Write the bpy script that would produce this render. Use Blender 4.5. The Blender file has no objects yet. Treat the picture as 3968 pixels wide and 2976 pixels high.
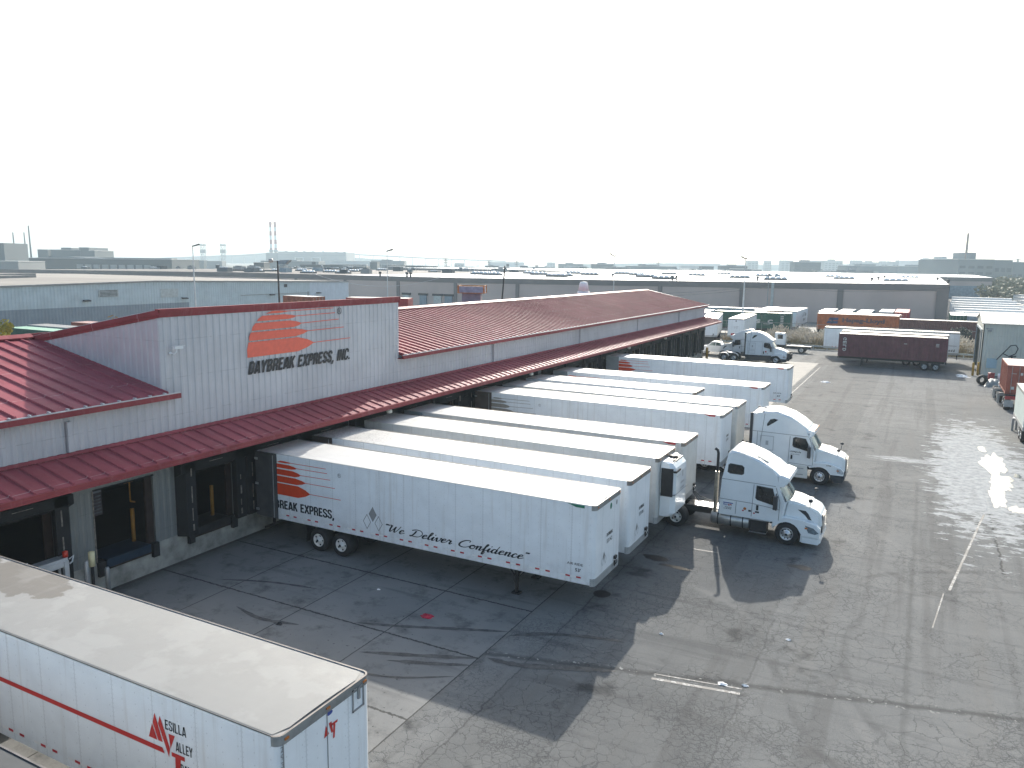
import bpy, bmesh, math, random
from mathutils import Vector, Matrix
random.seed(7)
sc = bpy.context.scene
R = math.radians
# ------------------------------------------------------------------ camera
CAM = Vector((25.734, -24.679, 12.449)); YAW, PIT, ROL, FPX = R(117.7197), R(8.78899), R(.72929), 3022.74
cd = bpy.data.cameras.new('camera'); cam = bpy.data.objects.new('camera', cd); sc.collection.objects.link(cam)
fwd = Vector((math.cos(YAW)*math.cos(PIT), math.sin(YAW)*math.cos(PIT), -math.sin(PIT)))
rgt0 = Vector((math.sin(YAW), -math.cos(YAW), 0)); up0 = rgt0.cross(fwd)
rgt = rgt0*math.cos(ROL) + up0*math.sin(ROL); upv = up0*math.cos(ROL) - rgt0*math.sin(ROL)
m = Matrix((rgt, upv, -fwd)).transposed().to_4x4(); m.translation = CAM
cam.matrix_world = m
cd.sensor_width = 36; cd.lens = 36*FPX/3968; cd.clip_start = .2; cd.clip_end = 20000
sc.camera = cam
# ------------------------------------------------------------------ light
SUN_EL, SUN_AZ = R(28.1), math.atan2(7.4, -1.95)
sdir = Vector((math.cos(SUN_AZ)*math.cos(SUN_EL), math.sin(SUN_AZ)*math.cos(SUN_EL), math.sin(SUN_EL)))
sl = bpy.data.lights.new('sun', 'SUN'); sl.energy = 3.9; sl.angle = R(.6); sl.color = (1, .95, .87)
so = bpy.data.objects.new('sun', sl); sc.collection.objects.link(so)
so.rotation_euler = sdir.to_track_quat('Z', 'Y').to_euler(); so.location = (0, 0, 80)
w = bpy.data.worlds.new('World'); sc.world = w; w.use_nodes = True
wn = w.node_tree; bg = wn.nodes['Background']
sky = wn.nodes.new('ShaderNodeTexSky'); sky.sky_type = 'NISHITA'; sky.sun_disc = False
sky.sun_elevation = SUN_EL; sky.sun_rotation = math.pi/2 - SUN_AZ
sky.air_density = 1.0; sky.dust_density = 3.0; sky.ozone_density = 1.0; sky.altitude = 0
bg.inputs['Strength'].default_value = .15
tint = wn.nodes.new('ShaderNodeMix'); tint.data_type = 'RGBA'; tint.blend_type = 'MULTIPLY'; tint.inputs[0].default_value = 1
tint.inputs[7].default_value = (.975, 1.01, 1.0, 1)
wn.links.new(sky.outputs[0], tint.inputs[6]); wn.links.new(tint.outputs[2], bg.inputs['Color'])
sc.view_settings.view_transform = 'Standard'; sc.view_settings.look = 'None'
sc.view_settings.gamma = 1; sc.view_settings.exposure = .86
sc.cycles.volume_bounces = 1; sc.cycles.max_bounces = 8; sc.cycles.transparent_max_bounces = 8

# ------------------------------------------------------------------ helpers
def px(u, v, D):
    d = fwd + rgt*((u-1984)/FPX) - upv*((v-1488)/FPX)
    return CAM + d*D
def link(o, parent=None):
    sc.collection.objects.link(o)
    if parent is not None: o.parent = parent
    return o
def tag(o, label=None, cat=None, group=None, kind=None):
    if label: o['label'] = label
    if cat: o['category'] = cat
    if group: o['group'] = group
    if kind: o['kind'] = kind
    return o
def empty(name, loc=(0,0,0), rz=0, label=None, cat=None, group=None):
    o = bpy.data.objects.new(name, None); sc.collection.objects.link(o); o.empty_display_size = .3
    o.location = loc; o.rotation_euler = (0, 0, rz)
    return tag(o, label, cat, group)
class MB:
    def __init__(s): s.v = []; s.f = []; s.m = []; s.sm = []
    def add(s, vs, fs, mi=0, smooth=False):
        o = len(s.v); s.v += [tuple(v) for v in vs]
        for f in fs: s.f.append([i+o for i in f]); s.m.append(mi); s.sm.append(smooth)
        return s
    def box(s, a, b, mi=0):
        x0,y0,z0 = a; x1,y1,z1 = b
        if x0>x1: x0,x1=x1,x0
        if y0>y1: y0,y1=y1,y0
        if z0>z1: z0,z1=z1,z0
        return s.add([(x0,y0,z0),(x1,y0,z0),(x1,y1,z0),(x0,y1,z0),(x0,y0,z1),(x1,y0,z1),(x1,y1,z1),(x0,y1,z1)],
              [(0,3,2,1),(4,5,6,7),(0,1,5,4),(1,2,6,5),(2,3,7,6),(3,0,4,7)], mi)
    def prism(s, poly, a, b, ax='y', mi=0, smooth=False):
        n = len(poly)
        def P(p, t):
            return {'y':(p[0],t,p[1]),'x':(t,p[0],p[1]),'z':(p[0],p[1],t)}[ax]
        vs = [P(p,a) for p in poly]+[P(p,b) for p in poly]
        s.add(vs, [tuple(range(n)), tuple(range(2*n-1,n-1,-1))], mi)
        s.add(vs, [(i,(i+1)%n,(i+1)%n+n,i+n) for i in range(n)], mi, smooth)
        return s
    def tube(s, pts, r, n=8, mi=0, cap=True):
        pts = [Vector(p) for p in pts]; rr = r if isinstance(r,(list,tuple)) else [r]*len(pts)
        vs = []
        for i,p in enumerate(pts):
            t = (pts[min(i+1,len(pts)-1)]-pts[max(i-1,0)]).normalized()
            a = t.orthogonal().normalized() if i==0 else (pa - t*pa.dot(t)).normalized()
            pa = a; b = t.cross(a)
            vs += [p+(a*math.cos(2*math.pi*k/n)+b*math.sin(2*math.pi*k/n))*rr[i] for k in range(n)]
        fs = [(i*n+k,i*n+(k+1)%n,(i+1)*n+(k+1)%n,(i+1)*n+k) for i in range(len(pts)-1) for k in range(n)]
        s.add(vs, fs, mi, True)
        if cap: s.add(vs, [tuple(range(n-1,-1,-1)), tuple(range((len(pts)-1)*n,len(pts)*n))], mi)
        return s
    def lathe(s, prof, c, ax='y', n=20, mi=0, smooth=True):
        vs = []
        for r,t in prof:
            for k in range(n):
                a = 2*math.pi*k/n; ca,sa = r*math.cos(a), r*math.sin(a)
                vs.append({'y':(c[0]+ca,c[1]+t,c[2]+sa),'z':(c[0]+ca,c[1]+sa,c[2]+t),'x':(c[0]+t,c[1]+ca,c[2]+sa)}[ax])
        fs = [(i*n+k,i*n+(k+1)%n,(i+1)*n+(k+1)%n,(i+1)*n+k) for i in range(len(prof)-1) for k in range(n)]
        return s.add(vs, fs, mi, smooth)
    def quad(s, a, b, c, d, mi=0): return s.add([a,b,c,d],[(0,1,2,3)],mi)
    def poly(s, pts, mi=0): return s.add(pts,[tuple(range(len(pts)))],mi)
    def mesh(s, name, mats, fix=True):
        me = bpy.data.meshes.new(name); me.from_pydata(s.v, [], s.f)
        for q in (mats if isinstance(mats,(list,tuple)) else [mats]): me.materials.append(q)
        me.polygons.foreach_set('material_index', s.m); me.polygons.foreach_set('use_smooth', s.sm)
        if fix:
            bm = bmesh.new(); bm.from_mesh(me); bmesh.ops.recalc_face_normals(bm, faces=bm.faces); bm.to_mesh(me); bm.free()
        me.update(); return me
    def build(s, name, mats, parent=None, fix=True, loc=None, **kw):
        o = bpy.data.objects.new(name, s.mesh(name, mats, fix)); link(o, parent)
        if loc: o.location = loc
        if kw: tag(o, **kw)
        return o
def obj(name, me, parent=None, loc=None, rz=0, **kw):
    o = bpy.data.objects.new(name, me); link(o, parent)
    if loc: o.location = loc
    if rz: o.rotation_euler = (0,0,rz)
    if kw: tag(o, **kw)
    return o
def copy_tree(o, parent=None):
    c = o.copy(); sc.collection.objects.link(c)
    if parent: c.parent = parent
    for ch in list(o.children): copy_tree(ch, c)
    return c

# ------------------------------------------------------------------ materials
class NT:
    def __init__(s, name):
        s.mat = bpy.data.materials.new(name); s.mat.use_nodes = True; s.t = s.mat.node_tree
        s.b = s.t.nodes['Principled BSDF']; s._tc = None
    def n(s, typ, ins={}, **kw):
        q = s.t.nodes.new('ShaderNode'+typ)
        for k,v in kw.items(): setattr(q,k,v)
        for k,v in ins.items():
            i = q.inputs[k]
            if isinstance(v, bpy.types.NodeSocket): s.t.links.new(v,i)
            else: i.default_value = v
        return q
    def co(s, kind='Object'):
        if s._tc is None: s._tc = s.t.nodes.new('ShaderNodeTexCoord')
        return s._tc.outputs[kind]
    def math(s, op, a, b=0, c=None):
        ins = {0:a,1:b}
        if c is not None: ins[2]=c
        return s.n('Math', ins, operation=op).outputs[0]
    def noise(s, scale, detail=4, rough=.55, vec=None, dist=0):
        return s.n('TexNoise', {'Vector': vec or s.co(), 'Scale': scale, 'Detail': detail, 'Roughness': rough, 'Distortion': dist}).outputs['Fac']
    def ramp(s, fac, a, b, ca=0., cb=1.):
        return s.n('MapRange', {'Value': fac, 'From Min': a, 'From Max': b, 'To Min': ca, 'To Max': cb}).outputs[0]
    def mix(s, fac, a, b):
        q = s.t.nodes.new('ShaderNodeMix'); q.data_type = 'RGBA'
        for i,v in ((0,fac),(6,a),(7,b)):
            if isinstance(v, bpy.types.NodeSocket): s.t.links.new(v,q.inputs[i])
            else: q.inputs[i].default_value = v if not isinstance(v,tuple) or len(v)==4 else (*v,1)
        return q.outputs[2]
    def scale(s, v, vec=None):
        return s.n('Mapping', {'Vector': vec or s.co(), 'Scale': v}).outputs[0]
    def sep(s, vec=None):
        return s.n('SeparateXYZ', {0: vec or s.co()}).outputs
    def set(s, **kw):
        for k,v in kw.items():
            i = s.b.inputs[{'col':'Base Color','rough':'Roughness','metal':'Metallic','normal':'Normal','spec':'Specular IOR Level','coat':'Coat Weight'}[k]]
            if isinstance(v, bpy.types.NodeSocket): s.t.links.new(v,i)
            else: i.default_value = (*v,1) if isinstance(v,tuple) and len(v)==3 else v
        return s
    def bump(s, h, strength=.3, dist=.02):
        return s.n('Bump', {'Height': h, 'Strength': strength, 'Distance': dist}).outputs[0]
def mul(c, k): return tuple(min(1,x*k) for x in c)
def mat(name, col, rough=.55, metal=0., var=.12, vs=1.5, bump=0, bs=30, spec=.5, coat=0):
    t = NT(name)
    if var:
        f = t.ramp(t.noise(vs, 5, .6), .3, .7)
        c = t.mix(f, mul(col,1-var), mul(col,1+var))
        t.set(col=c)
    else: t.set(col=col)
    t.set(rough=rough, metal=metal, spec=spec, coat=coat)
    if bump: t.set(normal=t.bump(t.noise(bs,3), bump))
    return t.mat

def asphalt_mat():
    t = NT('asphalt'); x,y,z = t.sep()
    big = t.noise(.10, 3); med = t.noise(1.1, 6, .7); fine = t.noise(60, 2, .8); gr = t.noise(14, 3, .75)
    c = t.mix(t.ramp(big,.35,.65), (.142,.146,.144), (.20,.202,.196))
    c = t.mix(t.ramp(med,.3,.75,0,.5), c, (.105,.108,.109))
    c = t.mix(t.ramp(gr,.45,.8,0,.45), c, (.21,.21,.20)); c = t.mix(t.ramp(fine,.5,.8,0,.5), c, (.29,.285,.275)); c = t.mix(t.ramp(fine,.5,.25,0,.5), c, (.045,.045,.045))
    # tyre-polished lanes and dark drag marks
    st = t.noise(1, 5, .65, t.scale((.07,1.1,1))); c = t.mix(t.ramp(st,.54,.66,0,.45), c, (.075,.077,.079))
    st2 = t.noise(1, 4, .6, t.scale((.8,.03,1))); c = t.mix(t.ramp(st2,.54,.64,0,.40), c, (.15,.145,.135)); c = t.mix(t.ramp(st2,.46,.38,0,.35), c, (.085,.082,.08))
    # alligator cracking: fine cells over most of the yard, denser in patches
    wn_ = t.n('VectorMath',{0:t.n('TexNoise',{'Vector':t.co(),'Scale':2.2,'Detail':4,'Roughness':.7}).outputs['Color'],1:(.42,.42,.42)},operation='MULTIPLY').outputs[0]
    wob = t.n('VectorMath', {0:t.co(), 1:wn_}, operation='ADD').outputs[0]
    h = None
    for sc_,wd,lo,hi,k,of in ((1.25,.017,.43,.55,.5,0),(2.7,.026,.42,.55,.5,4),(5.2,.045,.52,.60,.5,9)):
        vo = t.n('TexVoronoi', {'Vector': t.n('Mapping',{'Vector':wob,'Location':(of,of,0)}).outputs[0], 'Scale': sc_, 'Randomness':1.0}, feature='DISTANCE_TO_EDGE').outputs['Distance']
        cr = t.ramp(vo, wd*.25, wd*1.3, 1, 0)
        mk = t.ramp(t.noise(.3, 4, .6, t.n('Mapping',{'Vector':t.co(),'Location':(sc_*9,3,0)}).outputs[0]), lo, hi)
        thin = t.ramp(t.noise(3.5,3,.6,t.n('Mapping',{'Vector':t.co(),'Location':(3,sc_*7,0)}).outputs[0]), .30, .44)
        cr = t.math('MULTIPLY', t.math('MULTIPLY', cr, mk), t.math('MULTIPLY', thin, k))
        h = cr if h is None else t.math('MAXIMUM', h, cr)
    c = t.mix(h, c, (.040,.041,.042))
    jn = t.math('ADD', x, t.math('MULTIPLY', t.math('SUBTRACT', t.noise(.9,5,.7), .5), .5))
    for X,wd,ys,k in ((15.55,.03,(-30,44),.45),(21.9,.05,(-30,3),.35),(29.55,.06,(12,44),.7),(26.2,.12,(-30,26),.2)):
        d = t.math('ABSOLUTE', t.math('SUBTRACT', jn, X))
        mm = t.math('MULTIPLY', t.ramp(d, wd*.3, wd*1.2, k, 0), t.math('MULTIPLY', t.math('GREATER_THAN', y, ys[0]), t.math('LESS_THAN', y, ys[1])))
        c = t.mix(mm, c, (.03,.03,.03)); h = t.math('MAXIMUM', h, mm)
    # turning arcs left by tyres
    for (ax_,ay_,rr_,ww_,kk_,cc_) in ((33,2,11.2,.22,.45,(.07,.07,.07)),(33,2,9.1,.2,.4,(.07,.07,.07)),(12,-8,14.5,.25,.3,(.24,.235,.225)),(36,20,15,.3,.35,(.07,.07,.07)),(36,20,12.7,.3,.3,(.22,.215,.205)),(20,-30,26,.3,.35,(.07,.068,.065))):
        rd = t.math('SQRT', t.math('ADD', t.math('POWER', t.math('SUBTRACT', x, ax_), 2), t.math('POWER', t.math('SUBTRACT', y, ay_), 2)))
        q_ = t.ramp(t.math('ABSOLUTE', t.math('SUBTRACT', t.math('ADD', rd, t.math('MULTIPLY', t.noise(.3,2), .8)), rr_)), ww_*.4, ww_, 1, 0)
        c = t.mix(t.math('MULTIPLY', q_, t.ramp(t.noise(.7,4,.65),.4,.6,0,kk_)), c, cc_)
    # a resurfaced strip, slightly darker, beside the noses
    ps = t.math('MULTIPLY', t.ramp(jn,15.4,15.55), t.ramp(jn,21.9,21.8)); c = t.mix(t.math('MULTIPLY', ps, .22), c, (.05,.05,.05))
    # cross seam running out to the right, crumbled and dotted with pale stone
    sm = t.math('ABSOLUTE', t.math('SUBTRACT', t.math('ADD', t.math('MULTIPLY', t.math('SUBTRACT', x, 19), -.27), t.math('ADD', y, t.math('MULTIPLY', t.noise(1.2,4,.7), .5))), -2.6))
    c = t.mix(t.ramp(sm,.05,.22,.55,0), c, (.035,.035,.035)); c = t.mix(t.math('MULTIPLY', t.ramp(sm,.1,.3,1,0), t.ramp(t.noise(5,2),.62,.68,0,.8)), c, (.32,.32,.30))
    # dried wash-out by the drain: pale silt fanning out in streaks
    nx = t.math('SUBTRACT', x, 29.6); ny = t.math('SUBTRACT', y, 32)
    e = t.math('SQRT', t.math('ADD', t.math('POWER', t.math('DIVIDE', nx, 2.7), 2), t.math('POWER', t.math('DIVIDE', ny, 15.5), 2)))
    sx = t.noise(1, 6, .7, t.scale((.9,1.9,1))); sxx = t.noise(.6, 5, .7)
    e = t.math('ADD', e, t.math('MULTIPLY', t.math('SUBTRACT', sx, .5), 2.4)); e = t.math('ADD', e, t.math('MULTIPLY', t.math('SUBTRACT', sxx,.5), 1.6))
    silt = t.ramp(e, 1.05, .90, 0, 1)
    e2 = t.math('SQRT', t.math('ADD', t.math('POWER', t.math('DIVIDE', t.math('SUBTRACT', x, 25.8), 3.8), 2), t.math('POWER', t.math('DIVIDE', t.math('SUBTRACT', y, 31.6), 1.1), 2)))
    e2 = t.math('ADD', e2, t.math('MULTIPLY', t.math('SUBTRACT', t.noise(1,4,.7,t.scale((.5,5,1))), .5), 3.2)); silt = t.math('MAXIMUM', silt, t.ramp(e2, .62, .5, 0, .8))
    sc2 = t.mix(t.ramp(t.noise(2.5,5,.7),.35,.65), (.24,.25,.25), (.42,.43,.43))
    c = t.mix(t.math('MULTIPLY', silt, .92), c, sc2)
    ob = t.math('MULTIPLY', t.ramp(t.noise(.55,4,.6,t.n('Mapping',{'Vector':t.co(),'Location':(5,7,0)}).outputs[0]), .60, .70), t.math('LESS_THAN', x, 24))
    c = t.mix(t.math('MULTIPLY', ob, .6), c, (.028,.029,.03))
    hh = t.math('SUBTRACT', t.math('ADD', t.math('MULTIPLY', fine, .35), t.math('MULTIPLY', gr, .3)), h)
    t.set(col=c, rough=t.ramp(med,.2,.8,.82,.95), normal=t.bump(hh, .7, .02), spec=.10)
    return t.mat
def concrete_mat():
    t = NT('apron_concrete'); x,y,z = t.sep()
    big = t.noise(.35, 4); fine = t.noise(30, 3, .7)
    c = t.mix(t.ramp(big,.3,.7), (.145,.15,.15), (.205,.205,.198))
    c = t.mix(t.ramp(fine,.3,.8,0,.3), c, (.26,.25,.235))
    bl = t.noise(.9, 6, .72); c = t.mix(t.ramp(bl,.52,.70,0,.75), c, (.06,.06,.06))
    sp = t.noise(6.5, 3, .55); c = t.mix(t.ramp(sp,.68,.71,0,.85), c, (.03,.03,.03))
    st = t.noise(1, 5, .6, t.scale((.12,1.6,1))); c = t.mix(t.ramp(st,.57,.68,0,.5), c, (.10,.10,.098))
    wob = t.math('MULTIPLY', t.math('SUBTRACT', t.noise(6,5,.8), .5), .22)
    h = None
    for co_,off,per,w_ in ((x,6.7,3.69,.024),(y,-.72,3.86,.045)):
        a = t.math('ADD', t.math('SUBTRACT', co_, off), wob if co_ is y else t.math('MULTIPLY', wob, .25))
        a = t.math('ABSOLUTE', t.math('SUBTRACT', t.math('MODULO', t.math('ADD', a, per*40+per/2), per), per/2))
        k = t.ramp(a, w_*.5, w_*1.2, 1, 0)
        h = k if h is None else t.math('MAXIMUM', h, k)
    c = t.mix(t.math('MULTIPLY', h, .88), c, (.03,.03,.028))
    # dirt washed along the foot of the dock wall
    ft = t.math('ADD', x, t.math('MULTIPLY', t.noise(2,4), .7)); c = t.mix(t.ramp(ft, -.35, .35, .7, 0), c, (.06,.058,.05))
    c = t.mix(t.math('MULTIPLY', t.ramp(y, 38, 52), .62), c, (.085,.083,.078))
    t.set(col=c, rough=.72, normal=t.bump(t.math('SUBTRACT', t.math('MULTIPLY', fine,.25), h), .4, .015), spec=.15)
    return t.mat
def side_mat(name, col, dirt=.12, seam=1.22, ax="x"):
    """painted sheet-and-post trailer side: riveted seams, faint dirt"""
    t = NT(name); g = t.co(); x,y,z = t.sep(g)
    if ax == "y": x = y
    c = t.mix(t.ramp(t.noise(1.1,5,.6),.35,.75), mul(col,1-dirt), col)
    run = t.noise(1, 4, .6, t.scale((5,5,.25))); c = t.mix(t.ramp(run,.55,.75,0,min(.6,dirt*3)), c, mul((.42,.38,.33),1)); c = t.mix(t.math('MULTIPLY', t.ramp(z,1.9,1.3), t.ramp(t.noise(3,5,.7),.4,.7,0,.35)), c, (.3,.27,.23))
    a = t.math('ABSOLUTE', t.math('SUBTRACT', t.math('MODULO', t.math('ADD', x, 40*seam), seam), seam/2))
    ln = t.ramp(a, .006, .014, 1, 0)
    rz = t.math('ABSOLUTE', t.math('SUBTRACT', t.math('MODULO', t.math('ADD', z, 10), .1), .05))
    rv = t.math('MULTIPLY', t.ramp(t.math('ABSOLUTE', t.math('SUBTRACT', a, .03)), .004, .010, 1, 0), t.ramp(rz, .008, .016, 1, 0))
    b2 = t.math('ABSOLUTE', t.math('SUBTRACT', t.math('MODULO', t.math('ADD', x, 40*seam+.1), seam/3), seam/6))
    rz2 = t.math('ABSOLUTE', t.math('SUBTRACT', t.math('MODULO', t.math('ADD', z, 10), .25), .125))
    rv2 = t.math('MULTIPLY', t.ramp(b2,.008,.014,1,0), t.ramp(rz2,.010,.018,1,0))
    hh = t.math('ADD', t.math('MULTIPLY', ln, -.6), t.math('ADD', rv, rv2))
    c = t.mix(t.math('MULTIPLY', t.math('MAXIMUM', ln, t.math('MAXIMUM', rv, rv2)), .30), c, (.16,.16,.16))
    t.set(col=c, rough=.38, normal=t.bump(t.math('ADD', hh, t.math('MULTIPLY', t.noise(2.2,2), .5)), .35, .006))
    return t.mat
def roof_mat(name, col, stain=0., rough=.34):
    t = NT(name); x,y,z = t.sep()
    c = t.mix(t.ramp(t.noise(.8,5,.65),.3,.7), mul(col,.95 if stain=='patch' else .86), col)
    bow = t.math('ABSOLUTE', t.math('SUBTRACT', t.math('MODULO', x, .61), .305)); 
    cr = t.ramp(t.noise(1,5,.7,t.scale((.5,3,1))),.6,.72,0,.25); c = t.mix(cr, c, mul(col,.6))
    if stain == 'patch':
        e = t.math('SQRT', t.math('ADD', t.math('POWER', t.math('DIVIDE', t.math('SUBTRACT', x, 5.2), 2.2), 2), t.math('POWER', t.math('DIVIDE', t.math('SUBTRACT', y, .6), .95), 2)))
        e = t.math('ADD', e, t.math('MULTIPLY', t.math('SUBTRACT', t.noise(1.3,5,.6), .5), 1.5)); c = t.mix(t.ramp(e,.92,.86,0,.85), c, (.15,.135,.115))
        c = t.mix(t.ramp(t.noise(.7,4,.6,t.n('Mapping',{'Vector':t.co(),'Location':(2,5,1)}).outputs[0]),.5,.56,0,.06), c, (.75,.75,.72))
        for k_,(sx_,sy_) in enumerate(((.35,3),(3,.3))): c = t.mix(t.ramp(t.noise(1,4,.6,t.scale((sx_,sy_,1))),.58,.66,0,.14), c, (.30,.29,.27))
    elif stain == 'speck':
        c = t.mix(t.math('MULTIPLY', t.ramp(t.noise(9,4,.7),.5,.58,0,.6), t.ramp(t.math('ADD', x, t.math('MULTIPLY', t.noise(1,3), 2)), 6, 4.2)), c, (.3,.29,.27))
    elif stain:
        e = t.math('ADD', t.noise(.75,5,.7), t.math('MULTIPLY', t.noise(4,3), .12)); c = t.mix(t.ramp(e,stain,stain+.02,0,.8), c, (.22,.2,.17))
    hh = t.math('ADD', t.ramp(bow,0,.06,.25,0), t.math('MULTIPLY', t.noise(1.1,3), 1.2))
    t.set(col=c, rough=t.ramp(t.noise(2.5,4),.3,.7,rough-.05,rough+.12), normal=t.bump(hh, .35, .012), spec=.5)
    return t.mat
# ---- shared materials
WHITE = (.80,.83,.85)
m_side = side_mat('white_trailer_side', WHITE); m_nose = side_mat('white_trailer_nose', WHITE, .10, 1.2, 'y')
m_side_g = side_mat('grey_white_trailer_side', (.60,.61,.60), .2); m_nose_g = side_mat('grey_white_trailer_nose', (.60,.61,.59), .2, 1.2, 'y')
m_roof = roof_mat('white_trailer_roof', (.70,.69,.66)); m_roof_old = roof_mat('old_trailer_roof', (.275,.27,.255), 'patch', .6)
m_roof_b = roof_mat('spotted_trailer_roof', (.68,.67,.64), 'speck')
m_rail = mat('aluminium_rail', (.24,.25,.25), .5, .3, .25, 3); m_rail_d = mat('weathered_rail', (.20,.18,.165), .55, .4, .3, 4)
m_rub = mat('tyre_rubber', (.018,.018,.019), .8, 0, .2, 5); m_rimw = mat('white_steel_rim', (.62,.61,.58), .45, 0, .15, 8)
m_chrome = mat('polished_aluminium', (.62,.63,.64), .28, .9, .1, 6); m_blk = mat('black_steel', (.022,.022,.024), .55, .2, .25, 4)
m_dark = mat('dark_grey_plastic', (.035,.036,.04), .5, 0, .2, 4); m_red = mat('red_reflector', (.42,.02,.03), .35, 0, .1, 5)
m_wht = mat('white_reflector', (.75,.75,.74), .35, 0, .05, 5); m_txt = mat('black_lettering', (.018,.018,.02), .5, 0, .1, 6)
m_org = mat('orange_emblem', (.62,.055,.012), .42, 0, .08, 5); m_orgf = mat('faded_orange_emblem', (.74,.13,.075), .55, 0, .08, 5)
m_tan = mat('faded_tan_emblem', (.30,.27,.23), .5, 0, .1, 5); m_mred = mat('red_stripe_paint', (.50,.035,.03), .4, 0, .06, 5)
m_grime = mat('galvanised_steel', (.33,.34,.35), .5, .5, .2, 3); m_grn = mat('green_decal', (.01,.16,.09), .45, 0, .1, 5)
m_amber = mat('amber_lens', (.42,.14,.03), .3, 0, 0); m_greyd = mat('grey_decal', (.25,.25,.25), .5, 0, .1, 6)
def glass_mat(name, col, rough=.06):
    t = NT(name); t.set(col=t.mix(t.ramp(t.noise(2.5,3),.4,.65), mul(col,.6), mul(col,1.5)), rough=rough, spec=.6); return t.mat
m_glass = glass_mat('tinted_glass', (.022,.026,.028)); m_wind = glass_mat('windscreen_glass', (.10,.15,.145), .08)

# ---- flat lettering (real text mesh, a few millimetres proud of what carries it)
def frame(plane, off):
    """plane: 'y-' faces -Y, 'x+' faces +X, 'x-' faces -X, 'y+' faces +Y; off = coordinate of the face"""
    return {'y-': lambda s,t: (s,off,t), 'x+': lambda s,t: (off,s,t), 'y+': lambda s,t: (-s,off,t), 'x-': lambda s,t: (off,-s,t)}[plane]
def text_mb(mb, txt, F, s0, t0, wd, ht, shear=0, bold=0.0, mi=0, tight=0):
    cu = bpy.data.curves.new('t', 'FONT'); cu.body = txt; cu.size = 1; cu.shear = shear; cu.offset = bold+(.042 if tight else .006);
    if tight: cu.space_character = 1.04
    cu.resolution_u = 3
    o = bpy.data.objects.new('t', cu); sc.collection.objects.link(o)
    dg = bpy.context.evaluated_depsgraph_get(); me = bpy.data.meshes.new_from_object(o.evaluated_get(dg))
    xs = [v.co.x for v in me.vertices]; ys = [v.co.y for v in me.vertices]
    a,b,c,d = min(xs),max(xs),min(ys),max(ys)
    vs = [F(s0+(v.co.x-a)/(b-a)*wd, t0+(v.co.y-c)/(d-c)*ht) for v in me.vertices]
    mb.add(vs, [tuple(p.vertices) for p in me.polygons], mi)
    bpy.data.objects.remove(o); bpy.data.curves.remove(cu); bpy.data.meshes.remove(me)
    return mb
def catmull(P, k=6):
    Q = [P[0]]+list(P)+[P[-1]]; out = []
    for i in range(1,len(Q)-2):
        for j in range(k):
            t = j/k; a,b,c,d = Q[i-1],Q[i],Q[i+1],Q[i+2]
            out.append(tuple(.5*(2*b[n]+(c[n]-a[n])*t+(2*a[n]-5*b[n]+4*c[n]-d[n])*t*t+(3*b[n]-a[n]-3*c[n]+d[n])*t**3) for n in (0,1)))
    return out+[P[-1]]
GL = {'W':(1.05,[[(0,.8),(.08,.97),(.22,.88),(.2,.4),(.28,.03),(.46,.4),(.6,.85),(.58,.4),(.68,.03),(.86,.4),(1.0,1.0)]]),
 'e':(.46,[[(0,.22),(.2,.28),(.35,.42),(.27,.55),(.1,.42),(.07,.15),(.2,0),(.48,.22)]]),
 'D':(1.0,[[(.34,.85),(.26,.4),(.08,.0),(-.04,.1),(.25,.04),(.7,.08),(.93,.5),(.72,.92),(.3,1.0),(-.04,.82)]]),
 'l':(.32,[[(0,.2),(.24,.7),(.28,1.0),(.16,.95),(.08,.3),(.15,0),(.34,.2)]]),
 'i':(.32,[[(0,.22),(.13,.52),(.1,.1),(.18,0),(.34,.22)],[(.19,.74),(.25,.86)]]),
 'v':(.5,[[(0,.3),(.1,.52),(.16,.1),(.25,0),(.42,.3),(.4,.55),(.52,.42)]]),
 'r':(.46,[[(0,.22),(.12,.58),(.18,.46),(.32,.46),(.28,.1),(.36,0),(.48,.22)]]),
 'C':(.88,[[(.74,.75),(.72,1.0),(.4,.95),(.1,.6),(.05,.2),(.3,0),(.62,.04),(.92,.3)]]),
 'o':(.5,[[(.3,.52),(.08,.4),(.08,.08),(.28,0),(.42,.25),(.3,.52),(.22,.42),(.52,.4)]]),
 'n':(.54,[[(0,.35),(.09,.53),(.08,0)],[(.1,.28),(.3,.55),(.36,.4),(.32,.08),(.4,0),(.56,.22)]]),
 'f':(.36,[[(0,.22),(.28,.8),(.26,1.0),(.17,.8),(.1,-.3),(.2,-.4),(.24,-.1),(.14,.04),(.38,.22)]]),
 'd':(.58,[[(.38,.45),(.2,.53),(.06,.3),(.12,.02),(.3,.15),(.46,1.0)],[(.41,.5),(.37,.1),(.45,0),(.6,.22)]]),
 'c':(.44,[[(.36,.42),(.25,.54),(.08,.35),(.1,.05),(.24,0),(.46,.22)]]),
 '"':(.3,[[(.05,1.02),(.03,.82)],[(.2,1.02),(.18,.82)]]), ' ':(.55,[])}
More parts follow.
